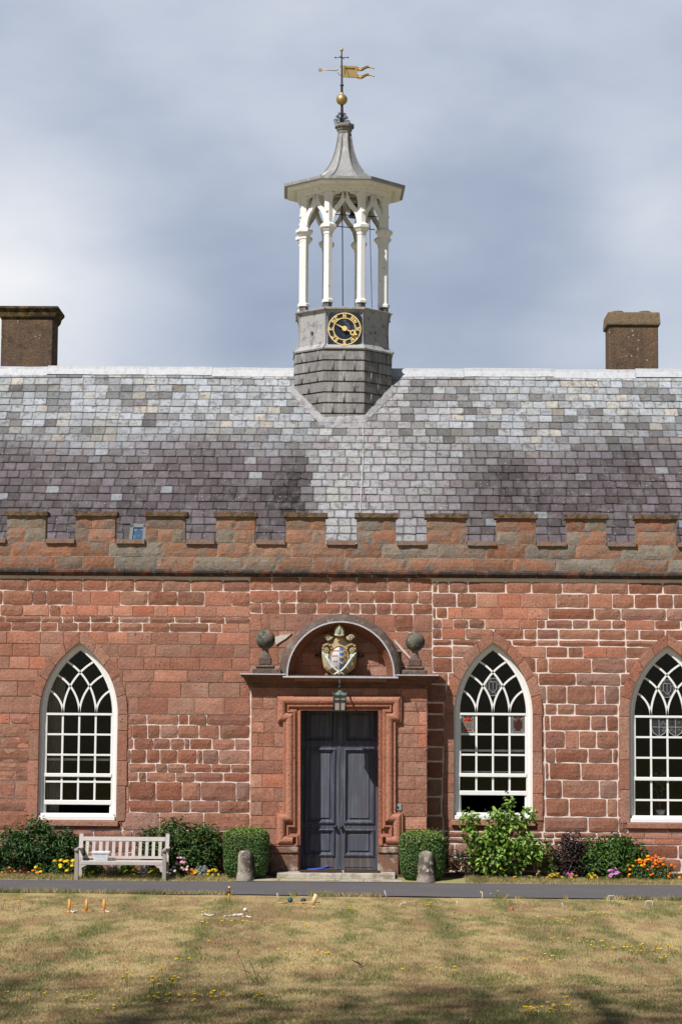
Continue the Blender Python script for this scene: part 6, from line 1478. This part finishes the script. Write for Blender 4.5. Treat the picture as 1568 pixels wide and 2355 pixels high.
for f, c in ((.86, (.7, .5, .1)), (.78, (.03, .05, .2)), (.68, (.55, .05, .03)), (.58, (.02, .02, .02))):
    m = MB(); m.tube([(p.x, p.y, h*f), (p.x, p.y, h*f+.03)], .019, 10, c); m.build('band', M['plain'], root)
def hoop(label, xa, ya, xb, yb, yt, lean=0.0, lying=False):
    a, s = gz(xa, ya); b, s2 = gz(xb, yb); h = (max(ya, yb)-yt)*s; L_ = Vector((lean*s, 0, h)); m = MB()
    top_a, top_b = a+L_, b+L_; top_a = a.lerp(b, .06)+L_; top_b = a.lerp(b, .94)+L_
    m.tube([a+Vector((0, 0, -.01)), top_a.lerp(a, .12), top_a.lerp(top_b, .12)+Vector((0, 0, .008)), top_b.lerp(top_a, .12)+Vector((0, 0, .008)), top_b.lerp(b, .12), b+Vector((0, 0, -.01))], .0045, 6, (.75, .75, .76))
    o = m.build('croquet_hoop', M['plain']); tag(o, label, 'croquet hoop', 'white croquet hoops on the lawn')
hoop('white croquet hoop by the drive, left of the mallet', 1109/1*.5825, 2068, 650, 2067, 2046, -4) if False else None
def cz(x, y): return ((850+x/1.568)/1.7391, (3250+y/1.568)/1.7391)
def rzc(x, y): return ((1750+x*.6231)/1.7391, (3200+y*.6231)/1.7391)
def hoop_c(label, conv, pa, pb, top, lean): a, b, t = conv(*pa), conv(*pb), conv(*top); hoop(label, a[0], a[1], b[0], b[1], t[1], lean)
hoop_c('white croquet hoop seen edge on left of the mallet', cz, (410, 556), (418, 554), (404, 510), -2.5)
hoop_c('leaning white croquet hoop edge on near the drive right of the door', cz, (1093, 538), (1097, 536), (1079, 495), -6)
hoop_c('thin white croquet hoop edge on under the light green shrub, nearer the camera', rzc, (122, 690), (125, 688), (123, 648), 0)
hoop_c('thin white croquet hoop edge on beside yellow weeds at the edge of the drive', rzc, (284, 638), (287, 636), (284, 597), 0)
hoop_c('leaning white croquet hoop edge on in front of the purple bush', rzc, (815, 702), (819, 700), (797, 664), -7)
hoop_c('wide open white croquet hoop overlapping the edge of the drive', rzc, (1088, 668), (1139, 668), (1108, 618), 0)
hoop_c('wide open white croquet hoop nearest the right edge of the picture', rzc, (1324, 698), (1372, 700), (1360, 652), 3)
m = MB(); a, b = G(*cz(1170, 583)), G(*cz(1210, 573)); m.tube([a, a.lerp(b, .5)+Vector((0, 0, .03)), b+Vector((0, 0, .05)), b+Vector((.02, .1, .02)), a+Vector((.02, .1, .02))], .0045, 6, (.7, .7, .7)); tag(m.build('croquet_hoop', M['plain']), 'fallen white croquet hoop lying on the grass in front of the right bollard', 'croquet hoop', 'white croquet hoops on the lawn')
# mallet and balls
p, s = gz(*cz(628, 582)); ML_ = empty('croquet_mallet', p, 'pale wooden croquet mallet propped on the grass', 'mallet')
ax = Vector((.32, 0, 1)).normalized(); m = MB(); m.tube([p+Vector((0, 0, .01)), p+ax*.19], .038, 14, (.60, .46, .28)); m.build('head', M['wood'], ML_)
m = MB(); e = G(*cz(520, 573)); m.tube([p+ax*.06, e+Vector((0, 0, .02))], .010, 8, (.62, .36, .12)); m.tube([p+ax*.05+Vector((.02, .02, 0)), G(*cz(672, 573))+Vector((0, 0, .02))], .010, 8, (.62, .36, .12)); m.build('handle', M['wood'], ML_)
for x, y, c, lab in ((486, 565, (.03, .10, .09), 'dark green croquet ball on the grass left of the mallet'), (569, 571, (.03, .04, .11), 'dark blue croquet ball against the mallet'), (205, 620, (.75, .75, .74), 'small white ball on the grass left of the mallet')):
    p, s = gz(*cz(x, y)); r = .046 if c[0] < .5 else .028; m = MB(); m.ball((p.x, p.y, r), r, 10, c); tag(m.build('croquet_ball', M['plain']), lab, 'ball', 'balls on the lawn')
p, s = gz(*rzc(472, 708)); m = MB(); m.ball((p.x, p.y, .018), .038, 10, (.45, .10, .09)); tag(m.build('croquet_ball', M['plain']), 'red croquet ball half sunk in the grass at the right', 'ball', 'balls on the lawn')
m = MB(); a = G(*cz(410, 575)); b = G(*cz(470, 573)); m.tube([a+Vector((0, 0, .02)), b+Vector((0, 0, .02))], .012, 6, (.55, .33, .12)); tag(m.build('stick', M['wood']), 'short wooden stick lying on the grass beside the green ball', 'stick')
def rope(label, pts, r=.012):
    m = MB(); P3 = [G(x, y)+Vector((0, 0, r+.008)) for x, y in pts]; out = []
    for i in range(len(P3)-1):
        for k in range(4): out.append(P3[i].lerp(P3[i+1], k/4)+Vector((0, 0, .006*math.sin(k*1.6+i))))
    m.tube(out+[P3[-1]], r, 6, (.60, .55, .50)); tag(m.build('rope', M['plain']), label, 'rope', 'pale ropes on the lawn')
def lz_(x, y): return (x*.3484, 1840+y*.3484)
rope('pale rope curled at the foot of the leftmost orange post', [lz_(448, 746), lz_(470, 744), lz_(490, 748), lz_(500, 743), lz_(514, 742)])
rope('pale rope at the foot of the rightmost orange post', [lz_(676, 736), lz_(690, 734), lz_(700, 742), lz_(722, 748)])
rope('short pale rope lying between the posts and the croquet peg', [lz_(1335, 768), lz_(1355, 763), lz_(1370, 768), lz_(1400, 770), lz_(1412, 768)])
rope('longest pale rope looped on the grass in front of the croquet peg', [cz(72, 660), cz(110, 657), cz(145, 655), cz(130, 648), cz(160, 645), cz(200, 648), cz(180, 652), cz(140, 650)])
rope('straight piece of pale rope right of the looped rope', [cz(188, 662), cz(215, 660), cz(242, 664)])
# a black feather
m = MB(); a, b = G(1410/1.7391+1327/1.7391*0, 2200), G(0, 2200); a = G((1327+92*.893)/1.7391, (3560+342*.893)/1.7391); b = G((1327+142*.893)/1.7391, (3560+355*.893)/1.7391)
mid = a.lerp(b, .55)
m.add([tuple(a+Vector((0, 0, .07))), tuple(mid+Vector((0, .05, .065))), tuple(b+Vector((0, 0, .03))), tuple(mid+Vector((.03, -.05, .03)))], [(0, 3, 2, 1)], (.02, .014, .012)); m.tube([a+Vector((0, 0, .072)), b+Vector((0, 0, .03))], .004, 5, (.05, .03, .03)); tag(m.build('feather', M['plain']), 'dark feather stuck in the lawn', 'feather')
# yellow flowering weeds, every flower a thing of its own
def hawkbit_mesh(h, r, c):
    m = MB(); lx_, ly_ = U(-.25, .25)*h, U(-.25, .25)*h; prof = [(.0028, -.004), (.0026, h*.5), (.0024, h-.008), (r, h), (r*.85, h+.006), (.002, h+.008)]; n = 7; V = []; C_ = []
    for i, (q_, z) in enumerate(prof):
        f = (z/h)**2
        for k in range(n): a = 2*math.pi*k/n; V.append((q_*math.cos(a)+lx_*f, q_*math.sin(a)+ly_*f, z)); C_.append((.12, .15, .04) if i < 3 else c)
    for i in range(5): m_ = 0 if i < 2 else 1; b0 = m.n if i == 0 else b0; 
    m.add(V, [(i*n+k, i*n+(k+1) % n, (i+1)*n+(k+1) % n, (i+1)*n+k) for i in range(5) for k in range(n)], C_); m.m = [0]*(2*n)+[1]*(3*n); return m
YW = (.80, .56, .02)
wp = [hawkbit_mesh(h_, r_, c_).build('hawkbit', [M['leaf'], M['petal']]) for h_, r_, c_ in ((.035, .017, YW), (.06, .019, YW), (.10, .019, YW), (.17, .019, YW), (.035, .014, (.78, .40, .02)), (.05, .016, (.80, .62, .05)))]
wused = [False]*len(wp); wcount = 0
def hawkbit(k, p):
    global wcount
    if wcount >= 290: return
    wcount += 1
    if not wused[k]: o = wp[k]; wused[k] = True
    else: o = wp[k].copy(); COL.objects.link(o)
    s_ = U(.8, 1.2); o.location = p; o.rotation_euler = (0, 0, U(0, 6.28)); o.scale = (s_, s_, s_)
    tag(o, 'small yellow flowered weed growing in the dry lawn', 'wildflower', 'yellow flowered weeds scattered over the lawn')
def weed(kind, x, y):
    n, sp, ks = [(1, .0, (1, 5)), (3, .15, (0, 1)), (6, .28, (1, 2, 5)), (9, .42, (0, 4, 5)), (5, .18, (2, 3))][kind]; p = G(x, y)
    for i in range(n): hawkbit(rnd.choice(ks), p+Vector((U(-sp, sp), U(-sp*.8, sp*.8), 0)))
def la(x, y): return (x*.893/1.7391, (3560+y*.893)/1.7391)
def lb_(x, y): return ((1327+x*.893)/1.7391, (3560+y*.893)/1.7391)
for k, f, pts in ((4, la, [(580, 435), (690, 440), (765, 468), (55, 95)]), (2, la, [(1060, 160), (1440, 175), (1420, 300), (700, 440)]), (3, la, [(270, 490), (850, 485), (1010, 480), (560, 505), (930, 525), (1080, 485), (160, 485)]),
                  (1, la, [(905, 155), (905, 108), (1270, 160), (1350, 355), (1370, 95), (1300, 290), (500, 545), (835, 328), (1345, 240)]), (0, la, [(760, 108), (938, 247), (1185, 160), (555, 350), (522, 340), (1565, 100)]),
                  (2, lb_, [(150, 98), (370, 85), (1060, 150), (1140, 115), (1010, 155), (1240, 270), (1420, 280), (960, 550)]), (3, lb_, [(1380, 275), (1500, 278), (960, 548), (1060, 545)]),
                  (1, lb_, [(440, 375), (510, 370), (940, 315), (1010, 330), (1100, 240), (1245, 120), (690, 25), (1060, 500), (860, 540), (1465, 320)]), (0, lb_, [(858, 330), (985, 238), (320, 380), (1330, 200), (1280, 140), (1350, 100), (1342, 60), (745, 20), (555, 380), (1160, 262), (1563, 90)])):
    for (x, y) in pts: weed(k, *f(x, y))
# a spray of tall dry grass stalks
p = G(*la(1160, 430)); m = MB()
for i in range(9):
    a = U(-.5, .5); h = U(.18, .34); e = p+Vector((U(-.28, .28), U(-.1, .1), h)); q0 = p+Vector((U(-.1, .1), U(-.05, .05), 0)); m.tube([q0, q0.lerp(e, .6)+Vector((0, 0, .04)), e], .003, 4, (.33, .36, .20) if i % 2 else (.18, .10, .05))
    if i % 3 == 0: m.tube([e, e+Vector((.01, 0, .05))], [.007, .003], 5, (.16, .08, .04))
tag(m.build('grass_stalks', M['leaf']), 'spray of tall bent grass stalks gone to seed in the lawn', 'grass stalks')

# ------------------------------------------------------------------ behind the windows
w = WIN[0]; m = MB(); x0 = w['cx']-w['hw']+.10; zt_ = w['zs']+.75; V = []; n = 30
for i in range(n+1):
    for k in range(9):
        f = k/8; ww = .30+.06*f-.10*max(0, .5-f); x = x0+ww*i/n+.06*(1-f)*.0; V.append((x, .42+.035*math.sin(i*1.25+.4*math.sin(f*3)), w['zb']-.2+(zt_-w['zb']+.2)*f))
m.add(V, [(i*9+k, (i+1)*9+k, (i+1)*9+k+1, i*9+k+1) for i in range(n) for k in range(8)], (1, 1, 1), 0, True)
tag(m.build('curtain', M['curtain']), 'pale grey curtain hanging inside the left window', 'curtain')
w = WIN[2]; pc = P(1518, 1870, .30); PPL = empty('potted_plant', (pc.x, .30, w['zb']+.09), 'small leafy plant in a white pot standing inside the rightmost window', 'potted plant')
m = MB(); m.lathe([(.07, 0), (.075, .02), (.06, .03), (.085, .10), (.10, .13), (.10, .15), (.08, .14)], (pc.x, .30, w['zb']+.09), 14, 0, (.55, .55, .54), 0, True); m.build('pot', M['plain'], PPL)
m = MB(); m.tube([(pc.x, .30, w['zb']+.2), (pc.x-.04, .30, w['zb']+.45), (pc.x-.09, .31, w['zb']+.7)], [.022, .018, .012], 6); m.tube([(pc.x-.01, .30, w['zb']+.3), (pc.x+.03, .3, w['zb']+.55), (pc.x+.06, .31, w['zb']+.75)], [.014, .012, .008], 6); m.build('stem', M['bark'], PPL)
n = 120; d = rng.normal(size=(n, 3)); d /= np.linalg.norm(d, axis=1, keepdims=True); pp_ = d*np.array([.20, .12, .24])*(rng.random(n)**.5)[:, None]+np.array([pc.x-.03, .31, w['zb']+.82]); pp_[:, 1] = np.clip(pp_[:, 1], .22, .45)
leaf_mesh('foliage', pp_, d+np.array([0, -.6, .3]), .075, .06, pick_cols(n, [(.06, .12, .03), (.09, .16, .05)]), PPL)

# ---- two tall trees added out of view, left of the camera, to darken the near lawn
def unseen_tree(label, x, y, h, rx, rz, n):
    root = empty('tree', (x, y, 0), label, 'tree'); m = MB()
    m.tube([(x, y, -.3), (x+.1, y, h*.3), (x-.1, y+.1, h*.62), (x, y, h*.9)], [.5, .38, .25, .06], 12); m.build('trunk', M['bark'], root)
    for i in range(7):
        a = i*2.4; z0 = h*(.45+.05*i); m = MB(); m.tube([(x, y, z0), (x+math.cos(a)*rx*.4, y+math.sin(a)*rx*.4, z0+1.2), (x+math.cos(a)*rx*.8, y+math.sin(a)*rx*.8, z0+2.2)], [.16, .10, .04], 7); m.build('limb', M['bark'], root)
    u = rng.normal(size=(n//12, 3)); u /= np.linalg.norm(u, axis=1, keepdims=True); c = u*(rng.random(len(u))**.4)[:, None]*np.array([rx, rx*.9, rz]); k = rng.integers(0, len(c), n)
    p = rng.normal(size=(n, 3)); p /= np.linalg.norm(p, axis=1, keepdims=True); p *= (rng.random(n)**.36)[:, None]*np.array([rx, rx*.9, rz]); p += np.array([x, y, h-rz]); leaf_mesh('crown', p, u[k]+rng.normal(size=(n, 3))*.8+np.array([0, 0, .5]), .17, .12, pick_cols(n, [(.06, .11, .03), (.08, .14, .03)]), root)
unseen_tree('tall leafy tree added out of view to shade the near left of the lawn', -15.2, -38.9, 27, 5.8, 6.2, 6500)
unseen_tree('tall leafy tree added out of view to shade the near right of the lawn', -8.6, -38.7, 26, 5.8, 6.2, 6500)
